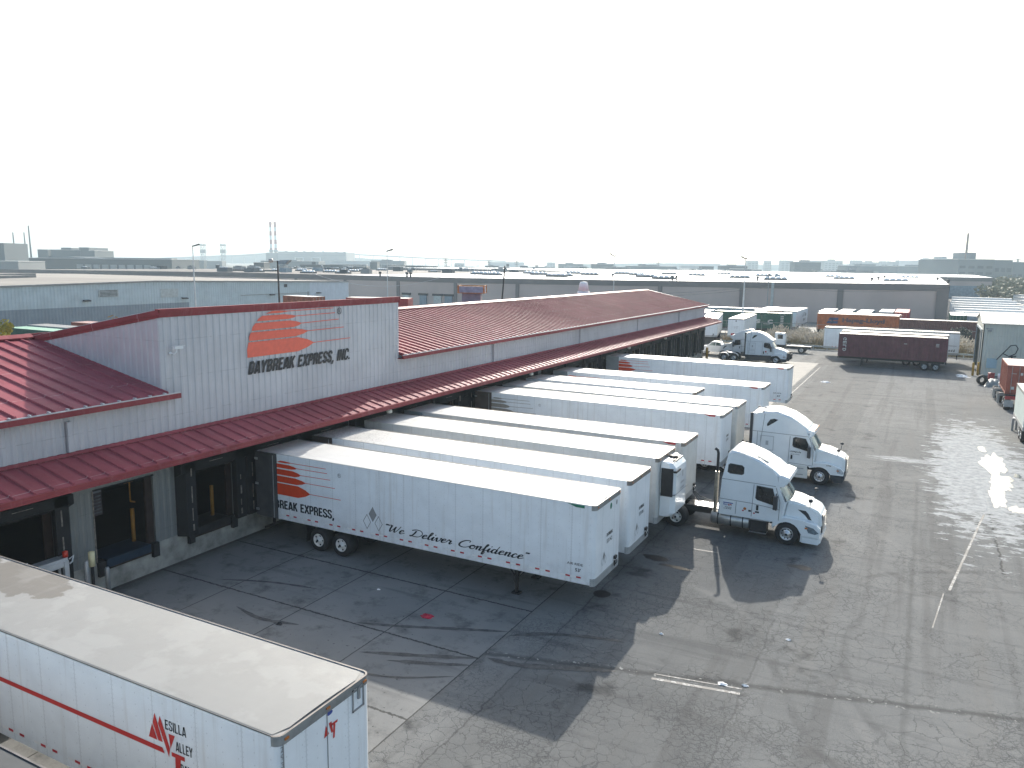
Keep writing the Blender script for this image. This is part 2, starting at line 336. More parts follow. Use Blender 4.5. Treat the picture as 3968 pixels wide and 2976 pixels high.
def script_mb(mb, txt, F, s0, t0, wd, ht, wl=.1, shear=.3, mi=0):
    tot = sum(GL[c][0] for c in txt); k = wd/tot; x = 0; e = 0
    for ch in txt:
        a,st = GL[ch]
        for P in st:
            pts = catmull(P) if len(P)>2 else P
            L,Rr = [],[]
            for i,p in enumerate(pts):
                q0,q1 = pts[max(0,i-1)],pts[min(len(pts)-1,i+1)]; dx,dy = q1[0]-q0[0],q1[1]-q0[1]; n = math.hypot(dx,dy) or 1
                wv = wl*.5*(1+.35*dy/n*-1)
                L.append((p[0]-dy/n*wv,p[1]+dx/n*wv)); Rr.append((p[0]+dy/n*wv,p[1]-dx/n*wv))
            T = lambda p: F(s0+(x+p[0]+shear*p[1])*k, t0+p[1]*ht)
            vs = [T(p) for p in L]+[T(p) for p in Rr]; n = len(L)
            mb.add(vs, [(i,i+1,n+i+1,n+i) for i in range(n-1)], mi)
        x += a
    return mb
BG = {'D':(.5,[[(.09,0),(.09,1)],[(.09,.92),(.3,.92),(.41,.8),(.41,.2),(.3,.08),(.09,.08)]]),'A':(.54,[[(.06,0),(.24,.96),(.30,.96),(.48,0)],[(.14,.24),(.40,.24)]]),
 'Y':(.5,[[(.04,1),(.25,.45)],[(.46,1),(.25,.45),(.25,0)]]),'B':(.5,[[(.09,0),(.09,1)],[(.09,.92),(.33,.92),(.39,.82),(.39,.63),(.33,.53),(.09,.53)],[(.3,.53),(.41,.42),(.41,.18),(.34,.08),(.09,.08)]]),
 'R':(.51,[[(.09,0),(.09,1)],[(.09,.92),(.34,.92),(.41,.82),(.41,.6),(.34,.49),(.09,.49)],[(.29,.49),(.41,.36),(.43,0)]]),'E':(.46,[[(.09,0),(.09,1)],[(.09,.92),(.43,.92)],[(.09,.52),(.40,.52)],[(.09,.08),(.44,.08)]]),
 'K':(.52,[[(.09,0),(.09,1)],[(.44,1),(.14,.45)],[(.2,.58),(.46,0)]]),'X':(.52,[[(.04,0),(.47,1)],[(.05,1),(.48,0)]]),'P':(.49,[[(.09,0),(.09,1)],[(.09,.92),(.34,.92),(.41,.82),(.41,.56),(.34,.45),(.09,.45)]]),
 'S':(.49,[[(.41,.72),(.41,.84),(.33,.93),(.15,.93),(.08,.84),(.08,.68),(.14,.58),(.35,.44),(.42,.33),(.42,.16),(.34,.07),(.15,.07),(.07,.16),(.07,.3)]]),'I':(.2,[[(.1,0),(.1,1)]]),
 'N':(.54,[[(.09,0),(.09,1)],[(.10,.98),(.44,.02)],[(.45,0),(.45,1)]]),'C':(.49,[[(.41,.68),(.41,.83),(.33,.93),(.16,.93),(.08,.83),(.08,.17),(.16,.07),(.33,.07),(.41,.17),(.41,.33)]]),
 ',':(.22,[[(.12,.14),(.12,0),(.04,-.2)]]),'.':(.2,[[(.1,0),(.1,.16)]]),' ':(.26,[]),
 'M':(.62,[[(.08,0),(.08,1)],[(.09,.98),(.31,.2),(.53,.98)],[(.54,0),(.54,1)]]),'L':(.44,[[(.09,0),(.09,1)],[(.09,.08),(.42,.08)]])}
def block_mb(mb, txt, F, s0, t0, wd, ht, wl=.15, shear=0., mi=0):
    """heavy condensed capitals built from straight strokes"""
    gap = .05; tot = sum(BG[c][0]+gap for c in txt)-gap; k = wd/(tot+shear); x = 0; q = 0
    o = Vector(F(0,0)); nn = (Vector(F(1,0))-o).cross(Vector(F(0,1))-o).normalized()
    for ch in txt:
        a,st = BG[ch]
        for P in st:
            L_,R_ = [],[]
            for i,p in enumerate(P):
                p0,p1 = P[max(0,i-1)],P[min(len(P)-1,i+1)]; dx,dy = p1[0]-p0[0],p1[1]-p0[1]; n = math.hypot(dx,dy) or 1
                L_.append((p[0]-dy/n*wl*.5,p[1]+dx/n*wl*.5)); R_.append((p[0]+dy/n*wl*.5,p[1]-dx/n*wl*.5))
            q += 1; off = nn*(.0004*(q%5))
            T_ = lambda p: Vector(F(s0+(x+p[0]+shear*p[1])*k, t0+p[1]*ht))+off
            vs = [T_(p) for p in L_]+[T_(p) for p in R_]; n = len(L_)
            mb.add(vs, [(i,i+1,n+i+1,n+i) for i in range(n-1)], mi)
        x += a+gap
    return mb
def marks(mb, F, s0, t0, wd, ht, n, mi=0):
    """lettering too small to read: a row of short uneven strokes"""
    rg = random.Random(n*31+int(s0*10)); k = wd/n
    for i in range(n):
        a = s0+i*k; h = ht*rg.uniform(.75,1)
        rect_mb(mb,F,a,t0,a+k*.3,t0+h,mi); rect_mb(mb,F,a+k*.3,t0+ht*rg.choice((0,.4,.7)),a+k*.75,t0+ht*rg.choice((.25,.6,.95)),mi)
    return mb
BARS = [ # left-bottom s,t ; left-top s,t ; body-right top s, tip s,t ; body-right bottom s ; line end s,t
 ((.38,8.14),(.47,8.82),3.58,(4.67,8.48),3.57,(7.46,8.49)), ((.52,8.88),(.63,9.25),3.35,(4.29,9.08),3.45,(6.96,9.09)),
 ((.68,9.32),(.92,9.65),3.1,(3.83,9.48),3.3,(6.57,9.52)), ((1.0,9.73),(1.35,9.96),2.75,(3.48,9.84),3.0,(6.29,9.86)),
 ((1.58,10.04),(1.95,10.15),2.4,(2.95,10.10),2.5,(6.17,10.11))]
def emblem_mb(mb, F, fs=lambda s:s, ft=lambda t:t, clip=None, mi=0, lw=.018, curve=True):
    for (bl,tl,rt,tip,rb,le) in BARS:
        P = [bl, (rb,bl[1]), ((rb+tip[0])/2+.12,(bl[1]*1.0+tip[1])/2-.03*(tl[1]-bl[1])), (tip[0],tip[1]-lw), (le[0],le[1]-lw), (le[0],le[1]+lw), (tip[0],tip[1]+lw), ((rt+tip[0])/2+.12,(tl[1]+tip[1])/2+.03*(tl[1]-bl[1])), (rt,tl[1]), tl]
        if curve: P.append(((bl[0]+tl[0])/2-.06,(bl[1]+tl[1])/2))
        Q = [(fs(p[0]),ft(p[1])) for p in P]
        if clip is not None: Q = [(max(p[0],clip),p[1]) for p in Q]
        mb.poly([F(*p) for p in Q], mi)
    return mb
def ring_mb(mb, F, s, t, r, w=.02, mi=0):
    n = 20; vs = [F(s+rr*math.cos(2*math.pi*k/n), t+rr*math.sin(2*math.pi*k/n)) for rr in (r,r-w) for k in range(n)]
    return mb.add(vs, [(k,(k+1)%n,n+(k+1)%n,n+k) for k in range(n)], mi)
def rect_mb(mb, F, s0, t0, s1, t1, mi=0): return mb.quad(F(s0,t0),F(s1,t0),F(s1,t1),F(s0,t1),mi)

# ---- wheels
_wc = {}
def wheel_meshes(r, w_, rim):
    k = (r,w_,rim.name)
    if k not in _wc:
        t = MB().lathe([(r*.56,0),(r*.62,-.01),(r*.93,0),(r,.05),(r,w_-.05),(r*.93,w_),(r*.5,w_)], (0,0,0), 'y', 28)
        rr = r*.56
        q = MB().lathe([(rr,0),(rr*.96,-.012),(rr*.9,.01),(rr*.82,.055),(rr*.62,.045),(rr*.42,.02),(rr*.38,-.02),(rr*.22,-.06),(0.001,-.065)], (0,0,0), 'y', 24, 0)
        nh = 10 if rim is m_chrome else 5
        for i in range(nh):
            a = 2*math.pi*i/nh; c = (rr*.72*math.cos(a), .042, rr*.72*math.sin(a)); h = rr*(.11 if nh==10 else .15)
            q.poly([(c[0]+h*math.cos(b*math.pi/4), c[1]-.004, c[2]+h*math.sin(b*math.pi/4)) for b in range(8)], 1)
        q.lathe([(rr*.2,-.066),(rr*.18,-.09),(.001,-.095)], (0,0,0), 'y', 10, 1)
        _wc[k] = (t.mesh('wheel', m_rub), q.mesh('rim', [rim, m_blk]))
    return _wc[k]
def wheel(parent, x, y, side, r=.51, w_=.56, rim=None):
    """side=-1: outer face looks to -Y at y; side=+1: to +Y"""
    a,b = wheel_meshes(r, w_, rim or m_rimw)
    o = obj('wheel', a, parent, (x,y,r)); 
    if side > 0: o.rotation_euler = (0,0,math.pi)
    obj('rim', b, o)
def round_rect(x0,x1,hw,rad,n=5,round_back=False):
    P = []
    for cx,cy,a0 in ((x1-rad,-hw+rad,-90),(x1-rad,hw-rad,0)):
        P += [(cx+rad*math.cos(R(a0+90*i/n)), cy+rad*math.sin(R(a0+90*i/n))) for i in range(n+1)]
    return P+[(x0,hw),(x0,-hw)]
# ---- a 53-foot van trailer: origin on the ground at the centre of its tail, nose towards +X
_mc = {}
def cached(key, fn):
    if key not in _mc: _mc[key] = fn()
    return _mc[key]
def van_trailer(label, loc, rz=0, L=16.15, hw=1.3, T=4.1, B=1.13, side=None, nose=None, roof=None, rail=None, door=None, doorlen=1.2,
                tape=True, gear=True, tandem=4.0, group=None, simple=False, name='semi_trailer', decal=None, rad=.16, gear_x=None):
    t = empty(name, loc, rz, label, 'trailer', group)
    side, nose, roof, rail = side or m_side, nose or m_nose, roof or m_roof, rail or m_rail
    def body():
        mb = MB(); pl = round_rect(0,L,hw,rad); n = len(pl)
        vs = [(p[0],p[1],B) for p in pl]+[(p[0],p[1],T-.03) for p in pl]
        mb.add(vs, [tuple(range(n))[::-1]], 0)
        for i in range(n):
            j = (i+1)%n; isn = pl[i][0] > L-rad-.001 and pl[j][0] > L-rad-.001
            mb.add(vs, [(i,j,n+j,n+i)], 1 if isn else 0, isn and abs(pl[i][1])>hw-rad-.001)
        return mb.mesh('body', [side, nose])
    obj('body', cached(('b',L,hw,T,B,side.name,rad), body), t)
    def roofm():
        mb = MB(); pl = round_rect(.02,L-.03,hw-.03,rad); n = len(pl); N = 26
        vs = [(p[0],p[1],T-.03) for p in pl]; mb.add(vs, [tuple(range(n))])
        # lightly crowned skin
        vs = []
        for i in range(N+1):
            for j in range(9):
                x = .05+(L-.12-(.12 if j in (0,8) else 0))*i/N; y = -(hw-.06)+2*(hw-.06)*j/8
                vs.append((x,y,T-.022+.028*(1-(j/4-1)**2)+(.006*math.sin(i*2.4+j*.7) if 0<j<8 else 0)))
        mb.add(vs, [(i*9+j,(i+1)*9+j,(i+1)*9+j+1,i*9+j+1) for i in range(N) for j in range(8)], 0, True)
        return mb.mesh('roof', roof)
    obj('roof', cached(('r',L,hw,T,roof.name,rad), roofm), t)
    def band(z0, z1, out, fm, top=False):
        def f():
            mb = MB(); a = round_rect(-.005,L+out,hw+out,rad+out); b = round_rect(-.005,L-.03,hw-.03,rad-.03); n = len(a)
            vs = [(p[0],p[1],z0) for p in a]+[(p[0],p[1],z1) for p in a]+[(p[0],p[1],z1) for p in b]+[(p[0],p[1],z0) for p in b]
            for i in range(n-1):
                mb.add(vs, [(i,i+1,n+i+1,n+i)], 0); mb.add(vs, [(n+i,n+i+1,2*n+i+1,2*n+i)], 1 if top else 0); mb.add(vs, [(3*n+i,i,i+1,3*n+i+1)][:1], 0)
            return mb
        return f
    obj('top_rail', cached(('t',L,hw,T,rail.name,rad), lambda: band(T-.20,T-.008,.012,0,True)().mesh('top_rail',[rail,m_rail_d],False)), t)
    if simple:
        mb = MB()
        for x in (tandem-.62,tandem+.62): mb.lathe([(.001,-.0),(.5,0),(.5,2.3),(.001,2.3)], (x,-1.15,.5), 'y', 12)
        mb.build('wheel', m_rub, t)
        if gear:
            mb = MB()
            for y in (-.8,.8): mb.box((L-3.4,y-.07,.05),(L-3.26,y+.07,B))
            mb.build('landing_gear', m_blk, t)
        return t
    obj('bottom_rail', cached(('k',L,hw,B), lambda: (lambda q:(q.add([(p[0],p[1],z) for z in (B+.13,B+.15) for p in round_rect(-.008,L+.02,hw+.02,rad+.02)], [(i,i+1,len(round_rect(0,L,hw,rad))+i+1,len(round_rect(0,L,hw,rad))+i) for i in range(len(round_rect(0,L,hw,rad))-1)],0),q)[1])(band(B-.03,B+.25,.010,0)()).mesh('bottom_rail',[m_botrail,m_rail_d],False)), t)
    if tape:
        for F in (frame('y-',-hw-.014),frame('y-',hw+.014)):
            x = 1.75
            while x < L-.8:
                mb = MB(); rect_mb(mb,F,x-.36,B+.20,x-.12,B+.262,1); rect_mb(mb,F,x-.12,B+.20,x+.06,B+.262,0); rect_mb(mb,F,x+.06,B+.20,x+.3,B+.262,1); rect_mb(mb,F,x+.3,B+.20,x+.48,B+.262,0)
                mb.build('reflective_strip', [m_red, m_wht], t, False); x += 1.22
    # running gear
    mb = MB(); mb.box((tandem-1.6,-.55,.78),(tandem+1.6,-.42,B)); mb.box((tandem-1.6,.42,.78),(tandem+1.6,.55,B))
    for x in (tandem-.62,tandem+.62): mb.lathe([(.07,0),(.07,1.9)],(x,-.95,.51),'y',8)
    mb.build('suspension', m_blk, t); mb = MB()
    mb.box((.1,-1.1,.45),(.18,1.1,.55)); mb.box((.1,-.6,.5),(.18,-.5,B)); mb.box((.1,.5,.5),(.18,.6,B)); mb.build('underride_guard', m_blk, t)
    for x in (tandem-.62,tandem+.62):
        wheel(t, x, -1.24, -1); wheel(t, x, 1.24, 1)
    mb = MB().box((tandem-1.35,-1.2,.3),(tandem-1.33,-.65,B)).box((tandem-1.35,.65,.3),(tandem-1.33,1.2,B)); mb.build('mud_flap', m_blk, t)
    if gear:
        gx = gear_x or L-3.3; mb = MB()
        for y in (-.85,.85):
            mb.box((gx-.07,y-.07,.45),(gx+.07,y+.07,B)); mb.box((gx-.05,y-.05,.08),(gx+.05,y+.05,.5)); mb.box((gx-.16,y-.14,.0),(gx+.16,y+.14,.07))
            mb.tube([(gx,y,.55),(gx-.55,y*.8,B)],.03,6); mb.tube([(gx,y,.6),(gx+.5,y*.8,B)],.03,6)
        mb.tube([(gx,-.85,.75),(gx,.85,.75)],.035,6); mb.tube([(gx,-.85,.8),(gx,-1.15,.8),(gx,-1.15,.62)],.02,6)
        mb.build('landing_gear', m_blk, t)
    # nose: air lines, lights, kingpin plate
    MB().box((L-1.2,-.55,B-.09),(L-.15,.55,B-.02),0).build('kingpin_plate', m_blk, t)
    for y in (-1.1,0,1.1): MB().box((L+.012,y-.05,T-.12),(L+.035,y+.05,T-.08)).build('marker_light', m_amber, t)
    mb = MB()
    mb.box((L+.012,.62,B+.38),(L+.09,.82,B+.5),0); mb.box((L+.012,.66,B+.14),(L+.05,.76,B+.3),0); mb.tube([(L+.06,.7,B+.42),(L+.14,.66,B+.3),(L+.05,.6,B+.12)],.018,6,0)
    mb.build('gladhand_box', [m_blk, m_amber], t)
    if door:
        mb = MB().box((-.06,-hw-.075,B+.02),(doorlen-.03,-hw-.022,T-.02)); 
        for z in (B+.3,(B+T)/2,T-.35): mb.box((-.08,-hw-.1,z-.05),(.1,-hw-.01,z+.05),1)
        mb.tube([(doorlen-.2,-hw-.09,B+.05),(doorlen-.2,-hw-.09,T-.1)],.018,6,1)
        d = mb.build('rear_door', [door, m_grime], t)
        MB().box((-.06,hw+.022,B+.02),(doorlen-.03,hw+.075,T-.02)).build('rear_door', door, t)
    return t
m_botrail = None
def _br():
    t = NT('riveted_bottom_rail'); x,y,z = t.sep()
    a = t.math('ABSOLUTE', t.math('SUBTRACT', t.math('MODULO', t.math('ADD', x, 40), .09), .045)); b = t.math('ABSOLUTE', t.math('SUBTRACT', t.math('MODULO', t.math('ADD', z, 10), .07), .035))
    rv = t.math('MULTIPLY', t.ramp(a,.008,.016,1,0), t.ramp(b,.008,.016,1,0))
    c = t.mix(t.ramp(t.noise(3,4),.3,.7), (.33,.345,.35), (.45,.46,.46)); c = t.mix(t.math('MULTIPLY', rv, .5), c, (.12,.12,.13))
    t.set(col=c, rough=.42, metal=.35, normal=t.bump(rv, .4, .01)); return t.mat
m_botrail = _br()
m_door_d = mat('dark_door_liner', (.06,.062,.066), .5, .1, .25, 2); m_door_g = mat('grey_door', (.26,.29,.31), .45, .1, .12, 2); m_door_b = mat('brown_door_liner', (.075,.06,.052), .55, 0, .3, 2)
def placards(mb, F, s, t, k=.28, full=True, mi=0):
    def dia(cs,ct,fill):
        P = [(cs,ct-k),(cs+k*.62,ct),(cs,ct+k),(cs-k*.62,ct)]
        if fill: mb.poly([F(*p) for p in P], mi)
        else:
            for i in range(4):
                a,b = P[i],P[(i+1)%4]; ia = tuple(c+(q-c)*.84 for c,q in zip((cs,ct),a)); ib = tuple(c+(q-c)*.84 for c,q in zip((cs,ct),b))
                mb.quad(F(*a),F(*b),F(*ib),F(*ia),mi)
    dia(s,t+k*.7,full); dia(s+k*.9,t-k*.35,False); dia(s-k*.9,t-k*.35,False)
    return mb

# ---- road tractors: origin on the ground under the middle of the front bumper, front towards +X
m_white = mat('white_cab_paint', (.74,.77,.78), .22, 0, .05, 1.2, coat=.4); m_whited = mat('dusty_white_skirt', (.58,.59,.57), .4, 0, .12, 2)
def shell(prof, hw, name, mt, parent, zt=2.6, kt=.05, bev=.09, xt=None, kx=0, seg=3):
    bm = bmesh.new(); n = len(prof)
    a = [bm.verts.new((p[0],-hw,p[1])) for p in prof]; b = [bm.verts.new((p[0],hw,p[1])) for p in prof]
    fa = bm.faces.new(a); fb = bm.faces.new(b[::-1])
    for i in range(n): bm.faces.new((a[i],b[i],b[(i+1)%n],a[(i+1)%n]))
    ed = [e for f in (fa,fb) for e in f.edges if min(v.co.z for v in e.verts) > min(p[1] for p in prof)+.05 or abs(e.verts[0].co.z-e.verts[1].co.z)>.2]
    bmesh.ops.bevel(bm, geom=ed, offset=bev, segments=seg, affect='EDGES', clamp_overlap=True)
    for v in bm.verts:
        k = 1-kt*max(0,v.co.z-zt)
        if xt is not None: k *= 1-kx*max(0,v.co.x-xt)
        v.co.y *= k
    bmesh.ops.recalc_face_normals(bm, faces=bm.faces)
    me = bpy.data.meshes.new(name); bm.to_mesh(me); bm.free(); me.materials.append(mt)
    me.polygons.foreach_set('use_smooth', [True]*len(me.polygons)); me.set_sharp_from_angle(angle=R(32))
    return obj(name, me, parent)
def arc(cx,cz,r,a0,a1,n=9): return [(cx+r*math.cos(R(a0+(a1-a0)*i/n)), cz+r*math.sin(R(a0+(a1-a0)*i/n))) for i in range(n+1)]
def tractor(S, label, loc, rz=0, group=None):
    t = empty('tractor_truck', loc, rz, label, 'truck', group)
    hw = S['hw']; ax = S['axle']; yy = lambda z: hw*(1-.05*max(0,z-2.6))
    shell(S['cab'], hw, 'cab', m_white, t)
    shell(S['hood'], 1.0, 'hood', m_white, t, 9, 0, .13, S['hood'][0][0], .12, 4)
    fp = S['fender']
    for s in (-1,1):
        f = shell(fp, .2, 'fender', m_white, t, 9, 0, .05)
        f.location.y = s*(hw-.2)
    # bumper and grille
    shell(S['bumper'], hw-.01, 'bumper', S['bumpm'], t, 9, 0, .08)
    g = MB(); gx = S['gx']; g.box((gx-.04,-.52,.62),(gx+.0,.52,S['gz']),0)
    for i in range(9):
        z = .68+(S['gz']-.76)*i/8; g.box((gx,-.5,z-.022),(gx+.03,.5,z+.022),1)
    g.build('grille', [m_dark, m_chrome], t)
    for s in (-1,1):
        P = [(x,s*(hw-.16+.165),z) for x,z in S['light']]; mb = MB()
        n = len(P); Q = [(p[0]-.03,p[1]-s*.25,p[2]) for p in P]
        mb.add(P+Q, [tuple(range(n)), tuple(range(2*n-1,n-1,-1))]+[(i,(i+1)%n,(i+1)%n+n,i+n) for i in range(n)], 0)
        mb.box((S['light'][0][0],s*(hw+.008),S['light'][0][1]-.16),(S['light'][0][0]+.12,s*(hw+.016),S['light'][0][1]-.09),1)
        mb.build('headlight', [S['lightm'], m_amber], t)
    # glass
    a,b = S['ws']; dx,dz = b[0]-a[0], b[1]-a[1]; ln = math.hypot(dx,dz); nx,nz = -dz/ln*.012, dx/ln*.012
    if nx < 0: nx,nz = -nx,-nz
    mb = MB(); vs = []; N = 8
    for i in range(4):
        for j in range(N+1):
            q = -1+2*j/N; k = i/3; y = q*(hw-.07)*(1-.05*max(0,a[1]+dz*k-2.6)); bul = (1-abs(q)**2.5)*.10
            vs.append((a[0]+dx*k+nx*2.5+bul, y, a[1]+dz*k+nz*2+bul*.3))
    mb.add(vs, [(i*(N+1)+j,i*(N+1)+j+1,(i+1)*(N+1)+j+1,(i+1)*(N+1)+j) for i in range(3) for j in range(N)], 0, True)
    mb.tube([(b[0]+.1,-.9,b[1]+.06),(b[0]+.12,-.1,b[1]+.22)],.012,5,1); mb.build('windscreen', [m_wind, m_blk], t)
    for s in (-1,1):
        for key,nm in (('win','side_window'),('swin','sleeper_window')):
            P = S[key]; n = len(P); mb = MB(); c = (sum(p[0] for p in P)/n, sum(p[1] for p in P)/n)
            big = [(c[0]+(p[0]-c[0])*1.09+.0, c[1]+(p[1]-c[1])*1.12) for p in P]
            mb.poly([(p[0], s*(yy(p[1])+.004), p[1]) for p in big], 1); mb.poly([(p[0], s*(yy(p[1])+.010), p[1]) for p in P], 0)
            mb.build(nm, [m_glass, m_dark], t, False)
        # seams, door outline, handle
        mb = MB(); F = lambda x,z,o=.006: (x, s*(yy(z)+o), z)
        for (x0,z0,x1,z1) in S['seams']:
            dx_,dz_ = x1-x0,z1-z0; l = math.hypot(dx_,dz_); ox,oz = -dz_/l*.012, dx_/l*.012
            mb.quad(F(x0-ox,z0-oz),F(x1-ox,z1-oz),F(x1+ox,z1+oz),F(x0+ox,z0+oz),0)
        hx,hz = S['handle']; mb.box((hx-.05,s*(hw+.0),hz-.12),(hx+.05,s*(hw+.03),hz+.12),1)
        mb.build('door_trim', [m_seam, m_blk], t)
        mb = MB(); mx,mz = S['mirror']
        mb.box((mx-.07,s*(hw+.14),mz-.38),(mx+.10,s*(hw+.38),mz+.22),0); mb.tube([(mx,s*hw,mz-.42),(mx+.04,s*(hw+.25),mz-.42),(mx+.04,s*(hw+.25),mz-.3)],.025,6); mb.tube([(mx,s*hw,mz+.28),(mx+.02,s*(hw+.22),mz+.2)],.02,6)
        mb.build('mirror', m_dark, t)
        mb = MB(); qx,qz = S['hmir']
        mb.tube([(qx,s*.78,qz),(qx+.04,s*1.0,qz+.3),(qx+.04,s*1.02,qz+.42)],.015,5,0); mb.lathe([(.001,-.02),(.09,0),(.10,.07),(.06,.13),(.001,.14)],(qx+.04,s*1.02,qz+.36),'z',10,0)
        mb.build('hood_mirror', m_dark, t)
    S['extra'](t, S, yy)
    # chassis
    mb = MB(); r = S['rear']
    for y in (-.43,.43): mb.box((r,y-.04,.68),(ax+.6,y+.04,.95))
    for x in (r+.05,S['tx']+.62,S['tx']-.62,S['tx'],-4.9,-3): mb.box((x-.05,-.43,.72),(x+.05,.43,.92))
    mb.lathe([(.06,0),(.06,2.0)],(ax,-1.0,.5),'y',8)
    for d in (-.64,.64): mb.lathe([(.1,0),(.1,1.9)],(S['tx']+d,-.95,.51),'y',8)
    mb.build('chassis', m_blk, t)
    mb = MB(); 
    mb.lathe([(.001,.0),(.55,0),(.55,.06),(.001,.07)],(S['tx']+.1,0,1.02),'z',16,0); mb.build('fifth_wheel', m_grime, t)
    for s in (-1,1): wheel(t, ax, s*1.2, s, .52, .3, m_chrome)
    for d in (-.64,.64):
        for s in (-1,1): wheel(t, S['tx']+d, s*1.22, s, .51, .56, m_chrome if S['alu'] else m_rimw)
    mb = MB()
    for s in (-1,1): mb.box((r+.0,s*.66,.25),(r+.02,s*1.2,.95))
    mb.build('mud_flap', m_blk, t)
    return t
m_seam = mat('panel_gap', (.16,.17,.18), .6, 0, 0)
def ex_curve(t, S, yy):
    # fuel tanks, battery box, step, exhaust stack, deck plate, sun visor
    for s in (-1,1):
        mb = MB(); mb.lathe([(.001,0),(.28,0),(.32,.03),(.32,1.74),(.28,1.77),(.001,1.77)],(-4.86,s*.9,.72),'x',22,0)
        for x in (-4.55,-3.95,-3.4): mb.lathe([(.33,0),(.33,.05)],(x,s*.9,.72),'x',22,1)
        mb.lathe([(.001,-.02),(.07,0),(.07,.06),(.001,.07)],(-3.75,s*.95,1.03),'z',10,1); mb.build('fuel_tank', [m_tank, m_blk], t)
        mb = MB(); mb.box((-3.06,s*.7,.42),(-2.3,s*1.19,.95),1); mb.box((-3.06,s*.75,.96),(-2.15,s*1.24,.99),0); mb.box((-3.06,s*.75,.36),(-2.3,s*1.25,.39),0); mb.box((-3.0,s*1.0,1.0),(-2.2,s*1.2,1.10),0)
        mb.build('step_box', [m_chrome, m_blk], t)
        if s > 0: continue
        mb = MB(); mb.tube([(-4.72,s*1.0,.85),(-4.70,s*1.0,1.3),(-4.68,s*1.0,2.95)],[.07,.10,.10],12,0); mb.tube([(-4.68,s*1.0,2.9),(-4.68,s*1.0,3.82),(-4.72,s*1.0,3.96),(-4.84,s*1.0,4.03)],.065,10,1)
        mb.build('exhaust_stack', [m_stack, m_blk], t)
    for s in (-1,1):
        mb = MB(); P = [(-1.04,1.66),(-.7,1.63),(-.58,1.5),(-.43,1.22),(-.58,1.24),(-.72,1.42)]
        mb.poly([(x,s*(1.0*(1-.12*max(0,x+1.75))+.006),z) for x,z in P],0); mb.build('hood_vent', m_dark, t, False)
    mb = MB().box((-6.2,-.40,.955),(-4.6,.40,.975),0)
    for i in range(12): mb.box((-5.6+i*.08,-.40,.976),(-5.57+i*.08,.40,.99),0)
    mb.box((-6.2,-.4,.977),(-5.7,.4,.985),1); mb.build('deck_plate', [m_chrome, m_blk], t)
    shell([(-1.97,2.64),(-1.64,2.66),(-1.42,2.95),(-1.46,3.08),(-1.75,3.17),(-1.95,3.18)], 1.2, 'sun_visor', m_white, t, 2.6, .05, .06)
    MB().add([(-2.98,-.72,3.85),(-2.45,-.72,3.615),(-2.45,-.12,3.615),(-2.98,-.12,3.85)],[(0,1,2,3)]).build('skylight', m_sky, t, False)
    mb = MB(); F = lambda s_,z_: (s_,-yy(z_)-.008,z_)
    rect_mb(mb,F,-4.3,1.56,-3.84,1.60,1); marks(mb,F,-4.28,1.45,.2,.10,4,1); marks(mb,F,-4.06,1.45,.2,.10,3,0)
    marks(mb,F,-4.2,1.35,.3,.05,8,2); marks(mb,F,-4.26,1.28,.36,.045,10,2)
    mb.poly([F(-3.3+.07*math.cos(k*math.pi/6),1.42+.07*math.sin(k*math.pi/6)) for k in range(12)],3); rect_mb(mb,F,-3.42,1.29,-3.34,1.35,0); rect_mb(mb,F,-3.14,1.31,-3.02,1.39,2); rect_mb(mb,F,-2.84,1.3,-2.66,1.38,2); rect_mb(mb,F,-2.92,1.24,-2.84,1.3,0)
    mb.build('door_decals', [m_red, m_bluetx, m_txt, m_amber], t, False)
    mb = MB()
    for i,c in enumerate(((.35),(.42),(.5))): mb.tube([(-4.75,-.2+.15*i,1.5),(-5.1,-.2+.15*i,1.15),(-5.7,-.1+.1*i,1.1+.1*i),(-6.05,.1*i,1.5)],.02,6)
    mb.build('air_hose', m_blk, t)
